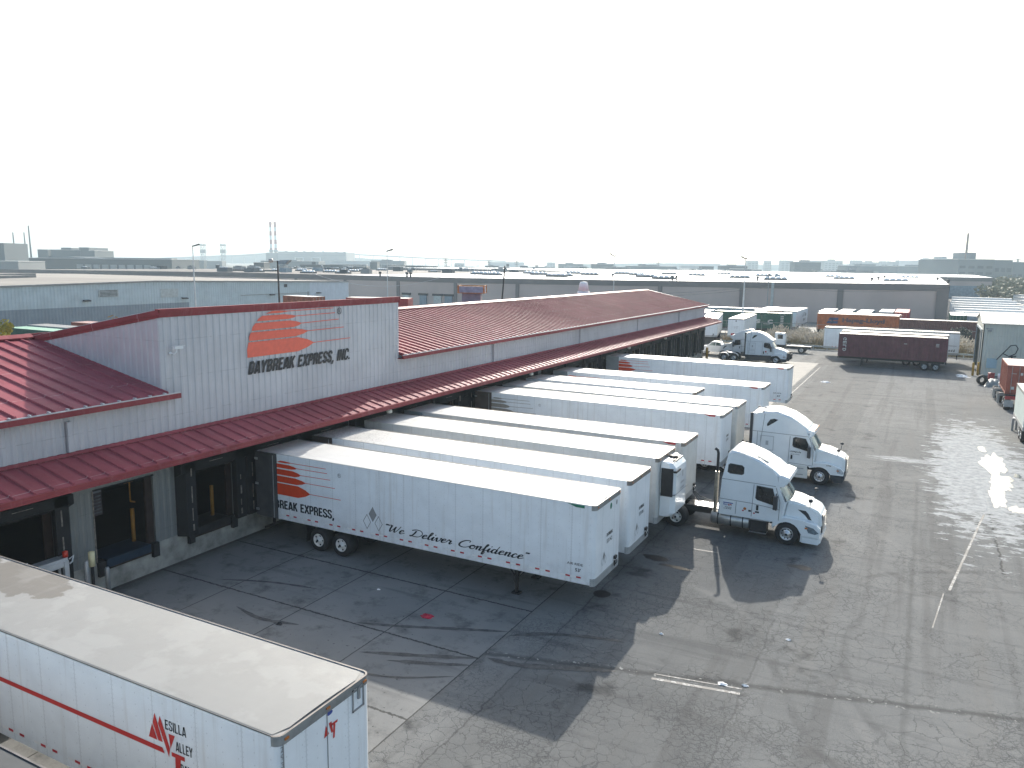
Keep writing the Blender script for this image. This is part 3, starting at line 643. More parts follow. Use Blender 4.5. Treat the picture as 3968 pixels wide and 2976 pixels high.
def ex_aero(t, S, yy):
    for s in (-1,1):
        mb = MB(); mb.prism([(-5.28,1.05),(-5.28,.42),(-5.1,.32),(-1.98,.32),(-1.98,.8),(-2.06,1.14)], s*(S['hw']-.1), s*(S['hw']-.015), 'y', 0)
        for z in (.5,.86): mb.box((-3.3,s*(S['hw']-.012),z),(-2.2,s*(S['hw']-.002),z+.03),1)
        for x in (-4.2,-3.2): mb.box((x,s*(S['hw']-.013),.36),(x+.015,s*(S['hw']-.008),1.1),1)
        mb.build('side_skirt', [S.get('skirtm') or m_whited, m_seam], t)
        mb = MB().box((-5.36,s*(S['hw']-.05),1.0),(-5.2,s*(S['hw']-.0),3.9),0); mb.build('side_extender', m_dark, t)
        mb = MB(); mb.lathe([(.001,0),(.28,0),(.31,.03),(.31,1.5),(.001,1.5)],(-4.9,s*.85,.7),'x',16,0); mb.build('fuel_tank', m_tank, t)
        # raised service panels on the sleeper flank
        mb = MB(); y0,y1 = s*(S['hw']+.002), s*(S['hw']+.014)
        for (x0,z0,x1,z1) in ((-4.72,1.75,-3.95,2.6),(-4.72,1.22,-3.95,1.62)):
            for a_,b_ in (((x0,z0),(x1,z0+.03)),((x0,z1-.03),(x1,z1)),((x0,z0),(x0+.03,z1)),((x1-.03,z0),(x1,z1))): mb.box((a_[0],y0,a_[1]),(b_[0],y1,b_[1]),0)
        mb.box((-4.4,y0,2.05),(-4.25,y1,2.3),0); mb.build('service_panel', m_seam2, t)
    shell([(-2.06,2.78),(-1.86,2.76),(-1.74,2.92),(-1.78,3.06),(-1.95,3.13),(-2.08,3.15)], 1.17, 'sun_visor', m_white, t, 2.6, .05, .05)
    mb = MB()
    for y in (-.8,-.4,0,.4,.8): mb.box((-1.76,y-.05,3.1),(-1.7,y+.05,3.16))
    mb.build('roof_light', m_amber, t)
    mb = MB(); F = lambda s_,z_: (s_,-yy(z_)-.008,z_)
    marks(mb,F,-3.0,1.78,.62,.09,9,0); marks(mb,F,-2.95,1.66,.5,.04,12,0); text_mb(mb,'1996',F,-.98,1.19,.26,.08,0,.02,0)
    mb.build('door_decals', [m_txt], t, False)
m_seam2 = mat('grey_panel_edge', (.38,.40,.41), .4, 0, 0)  # even grey for the outline of the raised service panels
m_tank = mat('brushed_tank', (.42,.42,.41), .38, .75, .18, 3); m_stack = mat('stained_stack', (.42,.38,.32), .35, .8, .3, 6); m_sky = mat('frosted_skylight', (.30,.34,.34), .3, 0, .05, 4)
m_bluetx = mat('blue_lettering', (.03,.06,.28), .45, 0, .05, 4); m_lens = mat('headlight_lens', (.16,.19,.21), .12, 0, .4, 9); m_lens2 = mat('clear_headlight_lens', (.5,.53,.55), .12, .2, .3, 9)
m_bump = mat('dark_bumper', (.03,.036,.045), .45, 0, .15, 3)
CURVE = dict(hw=1.22, axle=-1.42, rear=-7.95, tx=-7.15, gx=.0, gz=1.45, alu=False, bumpm=m_white, lightm=m_lens,
  cab=[(-4.55,1.0),(-4.42,2.7),(-4.2,3.92),(-4.0,4.06),(-3.5,3.98),(-2.8,3.75),(-2.2,3.42),(-1.88,3.18),(-1.95,2.66),(-1.5,1.98),(-1.62,1.0)],
  hood=[(-1.75,.95),(-1.55,2.03),(-1.1,1.98),(-.6,1.83),(-.2,1.66),(-.04,1.45),(-.0,1.0),(-.1,.85)],
  fender=[(-2.1,.85),(-1.98,1.2),(-1.5,1.32),(-.8,1.26),(-.2,1.14),(-.02,.95),(-.02,.56)]+arc(-1.42,.5,.64,6,165),
  bumper=[(-.82,.56),(.01,.58),(.03,.34),(-.08,.24),(-.84,.25)], light=[(-.66,1.06),(-.3,.98),(-.06,.78),(-.22,.7),(-.5,.74)],
  ws=((-1.93,2.68),(-1.5,2.0)), win=[(-2.8,2.54),(-2.14,2.5),(-1.94,1.82),(-2.0,1.78),(-2.75,1.93),(-2.83,2.0)],
  swin=[(-4.13,3.36),(-4.05,3.43),(-3.55,3.40),(-3.46,3.32),(-3.46,3.06),(-3.54,3.0),(-4.05,3.0),(-4.15,3.06)],
  seams=[(-4.42,2.7,-2.0,2.66),(-2.95,2.62,-3.0,1.1),(-1.98,2.6,-1.78,1.95),(-1.78,1.95,-1.8,1.1),(-3.0,1.72,-1.8,1.6),(-4.5,1.75,-3.0,1.72),(-3.7,1.7,-3.72,1.1)],
  handle=(-2.75,1.55), mirror=(-1.95,2.05), hmir=(-.55,1.75), extra=ex_curve)
AERO = dict(hw=1.24, axle=-1.32, rear=-8.6, tx=-7.3, gx=-.0, gz=1.6, alu=True, bumpm=m_bump, lightm=m_lens2,
  cab=[(-5.3,1.05),(-5.25,3.86),(-4.85,3.86),(-4.62,4.02),(-3.85,4.06),(-3.1,3.84),(-2.55,3.52),(-2.12,3.2),(-2.02,2.95),(-2.05,2.74),(-1.6,2.02),(-1.66,1.05)],
  hood=[(-1.8,1.0),(-1.6,2.06),(-1.1,1.98),(-.5,1.8),(-.15,1.66),(-.03,1.5),(-.02,.9),(-.2,.85)],
  fender=[(-1.98,1.12),(-1.7,1.3),(-1.2,1.36),(-.7,1.3),(-.2,1.15),(-.03,.95),(-.05,.72)]+arc(-1.32,.5,.62,20,100,6)+[(-1.9,.95)],
  bumper=[(-.78,.74),(-.02,.74),(.02,.5),(-.1,.32),(-.6,.27),(-.74,.5)], light=[(-.42,1.12),(-.2,1.1),(-.04,.92),(-.1,.8),(-.38,.86)],
  ws=((-2.03,2.76),(-1.6,2.06)), win=[(-2.84,2.60),(-2.72,2.66),(-2.2,2.62),(-2.06,2.35),(-1.98,1.98),(-2.1,1.97),(-2.8,2.12),(-2.86,2.2)],
  swin=[(-4.38,3.3),(-4.22,3.56),(-4.02,3.62),(-3.8,3.58),(-4.05,3.38),(-4.35,3.18)],
  seams=[(-5.2,2.82,-2.02,2.78),(-3.05,2.72,-3.08,1.15),(-1.98,2.72,-1.75,2.0),(-1.75,2.0,-1.72,1.15),(-3.08,1.15,-1.72,1.1),(-4.9,2.8,-4.9,1.1),(-4.55,3.9,-4.8,1.1)],
  handle=(-2.9,1.5), mirror=(-1.95,2.0), hmir=(-.45,1.72), extra=ex_aero)
# ================================================================== SETTING
m_asph = asphalt_mat(); m_conc = concrete_mat()
m_dirt = mat('bare_ground', (.13,.115,.09), .9, 0, .35, .15, .4, 8)
MB().quad((-4500,-400,-.02),(4500,-400,-.02),(4500,5200,-.02),(-4500,5200,-.02)).build('ground', m_dirt, kind='structure')
MB().quad((-.82,-60,0),(70,-60,0),(70,101.2,0),(-.82,101.2,0)).build('asphalt_yard', m_asph, kind='structure')
MB().quad((-.82,-60,.004),(14.1,-60,.004),(14.1,84,.004),(-.82,84,.004)).build('concrete_apron', m_conc, kind='structure')
m_asph2 = mat('pale_asphalt', (.17,.165,.15), .8, 0, .2, .3, .3, 20)
MB().quad((-320,118,-.01),(70,118,-.01),(70,360,-.01),(-320,360,-.01)).build('rear_lot', m_asph2, kind='structure')
MB().quad((-84,-60,-.01),(-17,-60,-.01),(-17,118,-.01),(-84,118,-.01)).build('side_lot', m_asph2, kind='structure')
# puddles of standing water by the drain (each an irregular sheet)
m_water = NT('standing_water'); m_water.set(col=(.10,.105,.10), rough=.12, spec=.9, normal=m_water.bump(m_water.noise(3,3),.12,.02)); m_water = m_water.mat
def blob(cx, cy, rx, ry, seed, n=90, jag=.35):
    rg = random.Random(seed); ph = [(rg.uniform(0,6.3), rg.uniform(.3,1)/(1+.12*_)) for _ in range(14)]; P = []
    for i in range(n):
        a = 2*math.pi*i/n; k = 1+jag*sum(q*math.sin((j+2)*a+p) for j,(p,q) in enumerate(ph[:14 if n>36 else 5]))/3
        P.append((cx+rx*k*math.cos(a), cy+ry*k*math.sin(a)))
    return P
mb = MB()
for (cx,cy,rx,ry,sd) in ((30.5,33.4,.66,3.2,1),(30.6,28.4,.62,2.0,2),(30.15,24.8,.36,2.5,3),(30.9,22.6,.4,.7,4),(30.1,37.9,.25,.9,5),(31.6,30.6,.2,.5,6),(30.35,27.0,.3,1.2,7)):
    mb.poly([(x,y,.005+.0015*sd) for x,y in blob(cx,cy,rx,ry,sd)])
mb.build('puddle_water', m_water, kind='structure')
m_paint = NT('worn_road_paint'); f = m_paint.math('MULTIPLY', m_paint.ramp(m_paint.noise(4.5,4,.7),.46,.54), m_paint.ramp(m_paint.noise(.8,3),.42,.56))
m_paint.set(col=m_paint.mix(f, (.12,.116,.108), (.30,.30,.29)), rough=.7); m_paint = m_paint.mat
mb = MB()
def stripe(a, b, w_, z=.005):
    d = (Vector(b)-Vector(a)).normalized(); n_ = Vector((-d.y,d.x))*w_/2; a,b = Vector(a),Vector(b)
    mb.quad((*(a-n_),z),(*(b-n_),z),(*(b+n_),z),(*(a+n_),z))
stripe((19.3,-3.05),(21.86,-2.62),.13); stripe((19.3,-2.75),(21.86,-2.32),.06);
stripe((26.9,5.0),(27.3,8.6),.05); stripe((27.5,9),(29.3,20.8),.10); stripe((14.7,50),(14.7,80),.06); stripe((17.5,8.5),(18.6,8.55),.10)
mb.build('painted_line', m_paint, kind='structure')
m_hole = mat('oil_soaked_patch', (.012,.012,.013), .5, 0, .3, 6); mb = MB()
mb.poly([(x,y,.009) for x,y in blob(15.72,1.98,.33,.34,9,24,.1)]); mb.poly([(x,y,.009) for x,y in blob(16.4,6.6,.55,.32,11,30,.3)])
mb.poly([(x,y,.009) for x,y in blob(17.4,6.0,.7,.16,12,30,.4)]); mb.poly([(x,y,.009) for x,y in blob(22.0,8.6,.45,.28,13,30,.4)])
mb.build('oil_stain', m_hole, kind='structure')

# ================================================================== TERMINAL BUILDING
XW = -.82; ZJ, ZE = 5.57, 7.21; RX, RZ = -9.2, 8.95; Y0, Y1 = -60., 82.3; BY0, BY1 = -4.05, 11.78
T = empty('freight_terminal', (-5,20,0), 0, 'long low freight terminal with corrugated grey walls, red metal roof and red dock canopy', 'building')
P0 = Vector((-5,20,0))
def tb(mb, name, mats, parent=None, fix=True):   # part of the terminal, given in world coordinates
    o = mb.build(name, mats, parent or T, fix)
    if parent is None: o.location = -P0
    return o
def mwall(name, col):
    t = NT(name); z = t.sep()[2]
    c = t.mix(t.ramp(t.noise(.5,5,.6),.3,.7), mul(col,.86), mul(col,1.06)); st = t.noise(1,4,.6,t.scale((4,4,.3))); c = t.mix(t.ramp(st,.58,.75,0,.25), c, mul(col,.6))
    lp = t.ramp(t.math('ABSOLUTE', t.math('SUBTRACT', t.math('MODULO', t.math('ADD', z, 20.4), 1.52), .76)), .006, .02, 1, 0)
    c = t.mix(t.math('MULTIPLY', lp, t.ramp(t.noise(3,3),.42,.58,0,.35)), c, mul(col,.35))
    t.set(col=c, rough=.45, metal=.15); return t.mat
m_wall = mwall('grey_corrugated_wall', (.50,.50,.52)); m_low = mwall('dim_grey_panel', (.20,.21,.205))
def rmat(name, col, rough=.46):
    t = NT(name); c = t.mix(t.ramp(t.noise(.7,5,.65),.3,.7), mul(col,.78), mul(col,1.12)); c = t.mix(t.ramp(t.noise(6,3),.62,.72,0,.3), c, mul(col,1.7)); c = t.mix(t.ramp(t.noise(1,5,.65,t.scale((.25,4,1))),.52,.72,0,.4), c, (.36,.16,.16)); c = t.mix(t.ramp(t.noise(.12,2),.45,.55,0,.25), c, (.16,.03,.035))
    xx = t.sep()[0]; lp = t.ramp(t.math('ABSOLUTE', t.math('SUBTRACT', t.math('MODULO', t.math('ADD', xx, 41.1), 2.9), 1.45)), .012, .03, 1, 0); c = t.mix(t.math('MULTIPLY', lp, t.ramp(t.noise(1.3,3),.4,.55,0,.6)), c, (.45,.28,.28))
    t.set(col=c, rough=t.ramp(t.noise(3,4),.3,.7,rough-.03,rough+.12), spec=.16, normal=t.bump(t.noise(1.6,3),.08,.02)); return t.mat
m_rroof = rmat('red_standing_seam_roof', (.30,.075,.09), .56); m_rtrim = rmat('red_metal_trim', (.26,.055,.06), .46)
m_clip = mat('galvanised_clip', (.55,.56,.57), .4, .5, .1, 4); m_fnd = mat('stained_concrete_wall', (.27,.268,.245), .8, 0, .5, 1.2, .4, 20)
m_rub2 = mat('dock_seal_fabric', (.008,.009,.011), .8, 0, .35, 2, .5, 12); m_int = mat('dark_interior', (.010,.010,.010), .9, 0, .2, 1)  # interior kept near black, so its shade sits in the colour
m_ylw = mat('yellow_paint', (.42,.23,.02), .5, 0, .15, 3); m_yldim = mat('shade_dimmed_yellow', (.26,.12,.012), .6, 0, .3, 3); m_wear = mat('worn_canvas_strip', (.17,.15,.13), .8, 0, .5, 9); m_bluel = mat('blue_dock_plate', (.012,.03,.055), .5, .2, .25, 3)  # second yellow is dimmed in colour for the shade inside the docks
m_rust = mat('rusty_steel', (.028,.015,.012), .75, .2, .35, 3)
def ribs(mb, a, b, za, zb, F, pitch=.3, out=.03, wt=.05, mi=0):
    """corrugated sheet from s=a to s=b; za, zb give bottom and top height at s"""
    n = max(1,round((b-a)/pitch)); p = (b-a)/n; S = []
    for i in range(n):
        s = a+i*p; S += [(s,0),(s+p*.42,0),(s+p*.55,out),(s+p*.87,out)]
    S.append((b,0)); vs = [F(s,za(s),o) for s,o in S]+[F(s,zb(s),o) for s,o in S]; k = len(S)
    mb.add(vs, [(i,i+1,k+i+1,k+i) for i in range(k-1)], mi)
Fx = lambda s,t,o: (XW+o,s,t); K = lambda v: (lambda s: v)
mb = MB(); ribs(mb,Y0,BY0,K(ZJ-.9),K(ZE+.05),Fx,.34,.035); ribs(mb,BY0,BY1,K(ZJ-.9),K(10.5),Fx,.355,.04); ribs(mb,BY1,Y1,K(ZJ-.9),K(ZE+.05),Fx,.34,.035)
# side and rear walls, gables
rz_ = lambda x: RZ-.06-(RZ-.1-ZE)*abs(x-RX)/(XW-RX)
mb.prism([(XW,0),(XW,ZE),(RX,RZ-.1),(2*RX-XW,ZE),(2*RX-XW,0)], Y1-.15, Y1, 'y'); mb.prism([(XW,0),(XW,ZE),(RX,RZ-.1),(2*RX-XW,ZE),(2*RX-XW,0)], Y0, Y0+.15, 'y')
mb.box((2*RX-XW,Y0,0),(2*RX-XW+.1,Y1,ZE))
tb(mb, 'wall', m_wall, fix=False)
# raised sign block: its flank leans back to the ridge
mb = MB(); blk = lambda x: 10.5-(10.5-RZ-.05)*(XW-x)/(XW-RX)
for yy_,sg in ((BY0,-1),(BY1,1)):
    ribs(mb,RX,XW,lambda x: max(rz_(x)-.05,0),lambda x: blk(x),lambda s,t,o: (s,yy_+sg*o,t),.355,.035)
mb.add([(XW,BY0,10.5),(RX,BY0,RZ+.05),(RX,BY1,RZ+.05),(XW,BY1,10.5)],[(0,1,2,3)],1)
mb.build('sign_block', [m_wall,m_rroof], T, False).location = -P0
mb = MB()
for z0,z1,o in ((10.17,10.28,.05),(10.28,10.36,.075),(10.36,10.50,.10)): mb.box((XW-.1,BY0-.06,z0),(XW+o,BY1+.06,z1))
for yy_,s in ((BY0,-1),(BY1,1)):
    for d0,d1,o in ((.33,.20,.05),(.20,.02,.09)):
        A = (RX-.4,blk(RX-.4)); B_ = (XW+.1,blk(XW)); 
        mb.prism([(A[0],A[1]-d0),(B_[0],B_[1]-d0),(B_[0],B_[1]-d1),(A[0],A[1]-d1)], yy_, yy_+s*o, 'y')
mb.box((RX-.5,BY0-.05,RZ-.15),(RX-.4,BY1,RZ+.12))
tb(mb, 'parapet_trim', m_rtrim)
# main roof with standing seams
mb = MB(); EX = XW+.38; ez = ZE-.0
def slope(ya, yb):
    for s in (1,-1):
        ex = RX+s*(EX-RX); mb.prism([(ex,ez-.02),(RX,RZ-.02),(RX,RZ-.10),(ex,ez-.10)], ya, yb, 'y')
    n = round((yb-ya)/.66)
    for i in range(n+1):
        y = ya+(yb-ya)*i/n
        for s in (1,-1):
            ex = RX+s*(EX-RX); yl = max(ya,y-.025); yh = min(yb,y+.025)
            mb.add([(ex,yl-.02,ez-.02),(ex,yh+.02,ez-.02),(ex,yh,ez+.055),(ex,yl,ez+.055),(RX,yl-.02,RZ-.02),(RX,yh+.02,RZ-.02),(RX,yh,RZ+.055),(RX,yl,RZ+.055)],[(0,1,2,3),(4,7,6,5),(3,2,6,7),(0,3,7,4),(1,5,6,2)])
slope(Y0,BY0-.02); slope(BY1+.02,Y1+.3)
tb(mb, 'roof', m_rroof, fix=False)
mb = MB(); mb.prism([(RX-.32,RZ-.02),(RX,RZ+.12),(RX+.32,RZ-.02),(RX+.3,RZ+.0+.04),(RX,RZ+.15),(RX-.3,RZ+.04)][:3]+[(RX+.32,RZ+.03),(RX,RZ+.16),(RX-.32,RZ+.03)], Y0, BY0-.07, 'y')
mb.prism([(RX-.32,RZ-.02),(RX,RZ+.12),(RX+.32,RZ-.02),(RX+.32,RZ+.03),(RX,RZ+.16),(RX-.32,RZ+.03)], BY1+.07, Y1+.3, 'y')
tb(mb, 'ridge_cap', m_rtrim)
mb = MB()
for a,b in ((Y0,BY0+.5),(BY1-.15,Y1+.32)):
    mb.box((EX-.02,a,ez-.26),(EX+.10,b,ez-.06),0); mb.box((XW,a,ez-.26),(EX-.02,b,ez-.23),0); mb.box((EX+.015,a,ez-.06),(EX+.07,b,ez-.02),1)
    n = int((b-a)/.66)
    for i in range(n): y = a+.3+i*.66; mb.box((EX-.06,y-.03,ez-.03),(EX+.09,y+.03,ez+.03),1)
tb(mb, 'gutter', [m_rtrim,m_clip])
mb = MB(); mb.prism([(EX+.1,ez-.2),(RX,RZ-.18),(2*RX-EX,ez-.2),(2*RX-EX,ez+.02),(RX,RZ+.06),(EX+.1,ez+.02)], Y1+.3, Y1+.38, 'y'); tb(mb, 'rake_trim', m_clip)
for y in (-8.05,22.9,38.4,53.9,69.5,-24,-40):
    MB().box((XW+.03,y-.07,ZJ+.05),(XW+.16,y+.07,ZE-.12 if y!=-8.05 else ZE-.5)).build('downspout', m_wall, T).location = -P0
# canopy
CX = 1.2; cz = 4.98; mb = MB()
sl_ = [(XW+.03,ZJ-.12),(CX,cz),(CX,cz-.07),(XW+.03,ZJ-.19)]; CY1 = 83.6
mb.prism(sl_, Y0, CY1, 'y'); n = int((CY1-Y0)/.648)
for i in range(n+1):
    y = Y0+.25+i*.648
    mb.add([(CX-.02,y-.045,cz),(CX-.02,y+.045,cz),(CX-.02,y+.02,cz+.06),(CX-.02,y-.02,cz+.06),(XW+.03,y-.045,ZJ-.12),(XW+.03,y+.045,ZJ-.12),(XW+.03,y+.02,ZJ-.06),(XW+.03,y-.02,ZJ-.06)],[(0,1,2,3),(3,2,6,7),(0,3,7,4),(1,5,6,2)])
mb.box((XW+.0,Y0,ZJ-.10),(XW+.10,CY1-1.2,ZJ+.02)); 
tb(mb, 'canopy_roof', m_rroof, fix=False)
mb = MB().box((CX-.02,Y0,cz-.22),(CX+.06,CY1,cz-.015)).box((CX+.06,Y0,cz-.22),(CX+.08,CY1,cz-.14)).box((XW,Y0,cz-.22),(CX-.02,CY1,cz-.19)); tb(mb, 'canopy_fascia', m_rtrim)
# dock wall with openings
DOORS = [-34,-30,-26,-22,-18,-14.06,-10.05,-6.0,-1.95,1.35,4.95,9.05,12.6,16.5,20.55,24.0,27.6,32.6,36.5,40.5,44.55,48.5,52.4,56.3,60.2,64.1,68.0,71.9,75.8,79.6]
ZS, ZT = 1.2, 3.95; ow = 1.28; mb = MB(); mf = MB(); prev = Y0
mf.box((XW-.25,Y0,0),(XW,Y1,ZS-.03)); 
for c in DOORS+[None]:
    nxt = c-ow if c is not None else Y1
    if nxt > prev: ribs(mb,prev,nxt,K(ZS-.03),K(ZT),Fx,.3,.02); mb.box((XW-.2,prev,ZS),(XW-.02,nxt,ZT))
    prev = c+ow if c is not None else 0
ribs(mb,Y0,Y1,K(ZT),K(cz-.15),Fx,.3,.02); mb.box((XW-.2,Y0,ZT),(XW-.02,Y1,cz))
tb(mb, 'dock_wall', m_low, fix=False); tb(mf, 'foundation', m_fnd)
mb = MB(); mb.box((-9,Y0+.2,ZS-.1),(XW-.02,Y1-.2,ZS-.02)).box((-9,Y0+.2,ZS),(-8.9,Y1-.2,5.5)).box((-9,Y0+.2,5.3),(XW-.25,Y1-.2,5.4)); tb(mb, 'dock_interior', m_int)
for i,c in enumerate(DOORS):
    bare = abs(c+6) < .1; trail = c in (-14.06,1.35,4.95,9.05,12.6,20.55,24.0,27.6,32.6,44.55)
    mb = MB()
    if bare:
        mb.box((XW-.02,c-ow-.05,ZS),(XW+.05,c-ow,ZT),1); mb.box((XW-.22,c+ow-.3,ZS),(XW-.1,c+ow,ZT),2); mb.box((XW-.02,c-ow,ZT),(XW+.06,c+ow,ZT+.05),0)
    else:
        rg = random.Random(i); d = .44
        for s in (-1,1):
            mb.prism([(c+s*1.78,0),(c+s*1.28,0),(c+s*1.12,d),(c+s*1.62,d)] if 0 else [(XW+.02,c+s*1.78),(XW+.02,c+s*1.2),(XW+d,c+s*1.08),(XW+d,c+s*1.58)], ZS-.08, ZT+.22, 'z', 0)
            z = ZS+.1
            while z < ZT-.3:
                h = rg.uniform(.15,.7); mb.box((XW+d,c+s*1.3-.03,z),(XW+d+.012,c+s*1.3+rg.uniform(.01,.05),min(z+h,ZT)),1); z += h+rg.uniform(.1,.6)
        mb.prism([(XW+.02,ZT+.24),(XW+d,ZT+.24),(XW+d,ZT-.12),(XW+.02,ZT-.35)], c-1.78, c+1.78, 'y', 0)
        mb.box((XW+d,c-.35,ZT+.1),(XW+d+.01,c+.35,ZT+.12),1); mb.box((XW-.2,c+ow-.32,ZS),(XW-.1,c+ow-.02,ZT),2)
    ds = tb(mb, 'dock_shelter', [m_rub2,m_wear,m_rust])
    if not trail:
        mb = MB(); mb.box((XW-.1,c-.95,ZS-.30),(XW+.10,c+.95,ZS-.02),0 if bare else 1); mb.box((XW-1.2,c-.95,ZS-.02),(XW+.12,c+.95,ZS+.03),0 if bare else 1); mb.box((XW+.0,c-1.0,ZS-.36),(XW+.12,c+1.0,ZS-.31),2)
        l = mb.build('dock_leveler', [m_bluel,m_blk,m_rust], ds)
        for s in (-1,1): MB().box((XW+.01,c+s*1.16-.14,ZS-.55),(XW+.16,c+s*1.16+.14,ZS+.02)).build('dock_bumper', m_rub, ds)
# sign
Fs = lambda o: (lambda s,t: (XW+.03+o,s,t))
mb = MB(); emblem_mb(mb, Fs(.03)); 
vs = list(mb.v); tb(mb, 'sign_emblem', m_orgf, fix=False)
mb = MB(); F = Fs(.035)
block_mb(mb,'DAYBREAK EXPRESS, INC.',F,.36,7.38,7.14,.57,.205,.22); tb(mb, 'sign_lettering', m_txt, fix=False); mb = MB()
ring_mb(mb,F,6.62,9.93,.17,.035); text_mb(mb,'R',F,6.56,9.85,.13,.17,0,.02)
tb(mb, 'registered_mark', m_txt, fix=False)

# things on and about the dock
o = empty('security_camera', (XW+.03,-3.62,8.72), 0, 'white security camera on a curved wall bracket beside the sign', 'camera')
MB().lathe([(.001,0),(.10,0),(.10,.05),(.001,.05)],(0,0,0),'x',12).tube([(.05,0,0),(.3,.05,-.02),(.42,.15,.1),(.42,.2,.3)],.04,8).build('bracket', m_white, o)
MB().box((.28,.0,.30),(.52,.62,.46)).box((.24,-.05,.46),(.56,.72,.49)).build('camera_body', m_white, o)
o.scale = (.62,.62,.62)
m_lampg = mat('cloudy_lamp_glass', (.5,.5,.44), .3, 0, .1, 5)
for y in (8.3,25.2,46.2,58):
    q = empty('canopy_lamp', (CX-.12,y,cz-.24), 0, 'round floodlight under the red canopy edge', 'lamp', 'round floodlights under the dock canopy')
    MB().lathe([(.001,-.02),(.12,-.02),(.16,-.12),(.13,-.22),(.001,-.25)],(0,0,0),'z',14).build('lens', m_lampg, q); MB().box((-.05,-.05,-.03),(.05,.05,.03)).build('bracket', m_blk, q)
# grey steel guard, posts and lamp by the first open dock
o = empty('steel_gate_frame', (.1,-10.2,0), 0, 'white steel angle frame with a red lamp standing at the leftmost open dock', 'gate')
mb = MB()
mb.box((-.55,-2.4,2.02),(-.15,1.35,2.10)); mb.box((-.2,-2.4,1.80),(-.12,1.35,2.02)); mb.box((-.56,-2.4,2.10),(-.52,.2,2.2))
for y in (1.18,-.1,-1.6): mb.box((-.2,y,0),(-.08,y+.16,2.0)); mb.box((-.5,y,0),(-.42,y+.06,2.0))
mb.tube([(-.14,1.4,2.02),(-.14,1.55,2.1),(-.14,1.5,1.9),(-.14,1.4,1.85)],.03,6); mb.build('frame', m_grime if 0 else mat('pale_steel', (.5,.52,.54), .4, .4, .15, 3), o)
MB().lathe([(.001,0),(.09,0),(.09,.2),(.001,.22)],(-.2,1.3,2.12),'z',12).build('warning_lamp', mat('red_lamp', (.5,.04,.02), .35, 0, 0), o)
m_foam = mat('pale_yellow_foam', (.68,.62,.38), .6, 0, .1, 4)
o = empty('padded_post', (-.1,-7.95,0), 0, 'dark post with a pale yellow foam sleeve beside the bare dock door', 'post')
MB().lathe([(.06,0),(.06,1.5)],(0,0,0),'z',12).build('post', m_blk, o); MB().lathe([(.001,1.45),(.11,1.45),(.11,1.98),(.001,2.0)],(0,0,0),'z',14).build('sleeve', m_foam, o)
for y,lb in ((-8.3,'grey round steel bollard left of the foam sleeved post'),(-7.22,'grey round steel bollard at the foot of the bare dock door')):
    MB().lathe([(.001,0),(.085,0),(.085,1.75 if y<-8 else 1.05),(.06,1.80 if y<-8 else 1.1),(.001,1.82 if y<-8 else 1.12)],(0,0,0),'z',14).build('bollard', m_grime, loc=(0.1 if y<-8 else -.35,y,0), label=lb, cat='bollard')
for (x,y,h,lb) in ((-1.6,-5.15,2.6,'yellow steel post just inside the bare dock door'),(-1.5,-1.3,2.6,'yellow steel post inside the second open dock door')):
    MB().lathe([(.001,0),(.08,0),(.08,h-1.2),(.001,h-1.19)],(0,0,0),'z',12).build('yellow_post', m_yldim, loc=(x,y,1.18), label=lb, cat='bollard')
q = MB().tube([(0,0,0),(0,0,.75),(0,.0,.8)],.03,6).tube([(0,-.25,.8),(0,.15,.8)],.03,6).tube([(0,0,0),(0,.2,-.08)],.035,6)
q.build('yellow_handrail', m_yldim, loc=(-1.6,-5.2,2.9), label='bent yellow rail hanging inside the bare dock door', cat='rail')
q = MB(); rg = random.Random(3); q.box((-.3,-.55,0),(.3,.55,.9),0)
for i in range(6): q.box((.3,-.5,.1+i*.13),(.33,.5,.15+i*.13),1)
q.box((-.28,-.2,.9),(.3,.55,1.1),2)
q.build('wrapped_pallet', [mat('brown_carton',(.05,.04,.04),.6,0,.3,3),mat('plastic_film',(.12,.12,.13),.2,0,.4,6),mat('pale_carton',(.14,.15,.17),.6,0,.2,3)], loc=(-2.2,-6.75,2.6), label='film wrapped load of cartons seen inside the bare dock door', cat='pallet')
# litter
m_skid = NT('tyre_mark'); m_skid.set(col=m_skid.mix(m_skid.ramp(m_skid.noise(3,5,.7),.35,.6), (.09,.09,.088), (.035,.035,.036)), rough=.7); m_skid = m_skid.mat
mb = MB()
def skid(P, w_, z=.0085, sd=0):
    rg_ = random.Random(sd); pts = catmull(P,8); L_,R_ = [],[]
    for i,q_ in enumerate(pts):
        q0,q1 = pts[max(0,i-1)],pts[min(len(pts)-1,i+1)]; d = Vector((q1[0]-q0[0],q1[1]-q0[1])).normalized(); k = w_*rg_.uniform(.45,.75)*min(1,i/4,(len(pts)-1-i)/4+.15)
        L_.append((q_[0]-d.y*k,q_[1]+d.x*k,z)); R_.append((q_[0]+d.y*k*.8,q_[1]-d.x*k*.8,z))
    n = len(L_); mb.add(L_+R_,[(i,i+1,n+i+1,n+i) for i in range(n-1)])
for k_,(P,w_) in enumerate((([(9.08,-4.52),(10.57,-4.0),(11.97,-3.4),(14.05,-2.52)],.16),([(10.5,-6.1),(12.2,-5.42),(14.05,-4.6)],.2),([(11.6,-6.1),(12.9,-5.62),(14.05,-5.1)],.18),([(14.3,-4.41),(15.3,-4.36),(16.6,-3.85),(18.2,-3.2)],.25),
    ([(14.2,-2.76),(15.2,-2.06),(16.6,-1.53),(17.8,-1.3)],.18),([(11.0,-7.2),(12.5,-6.8),(14.0,-5.9)],.1),([(4.5,-5.6),(6,-5.9),(7.5,-5.6)],.16),([(2,-4.2),(4,-3.4),(6,-3.0)],.14))): skid(P,w_,.0085+.0004*k_,k_)
mb.build('tyre_marks', m_skid, kind='structure', fix=False)
m_cloth = mat('red_cloth', (.35,.015,.04), .8, 0, .5, 6)
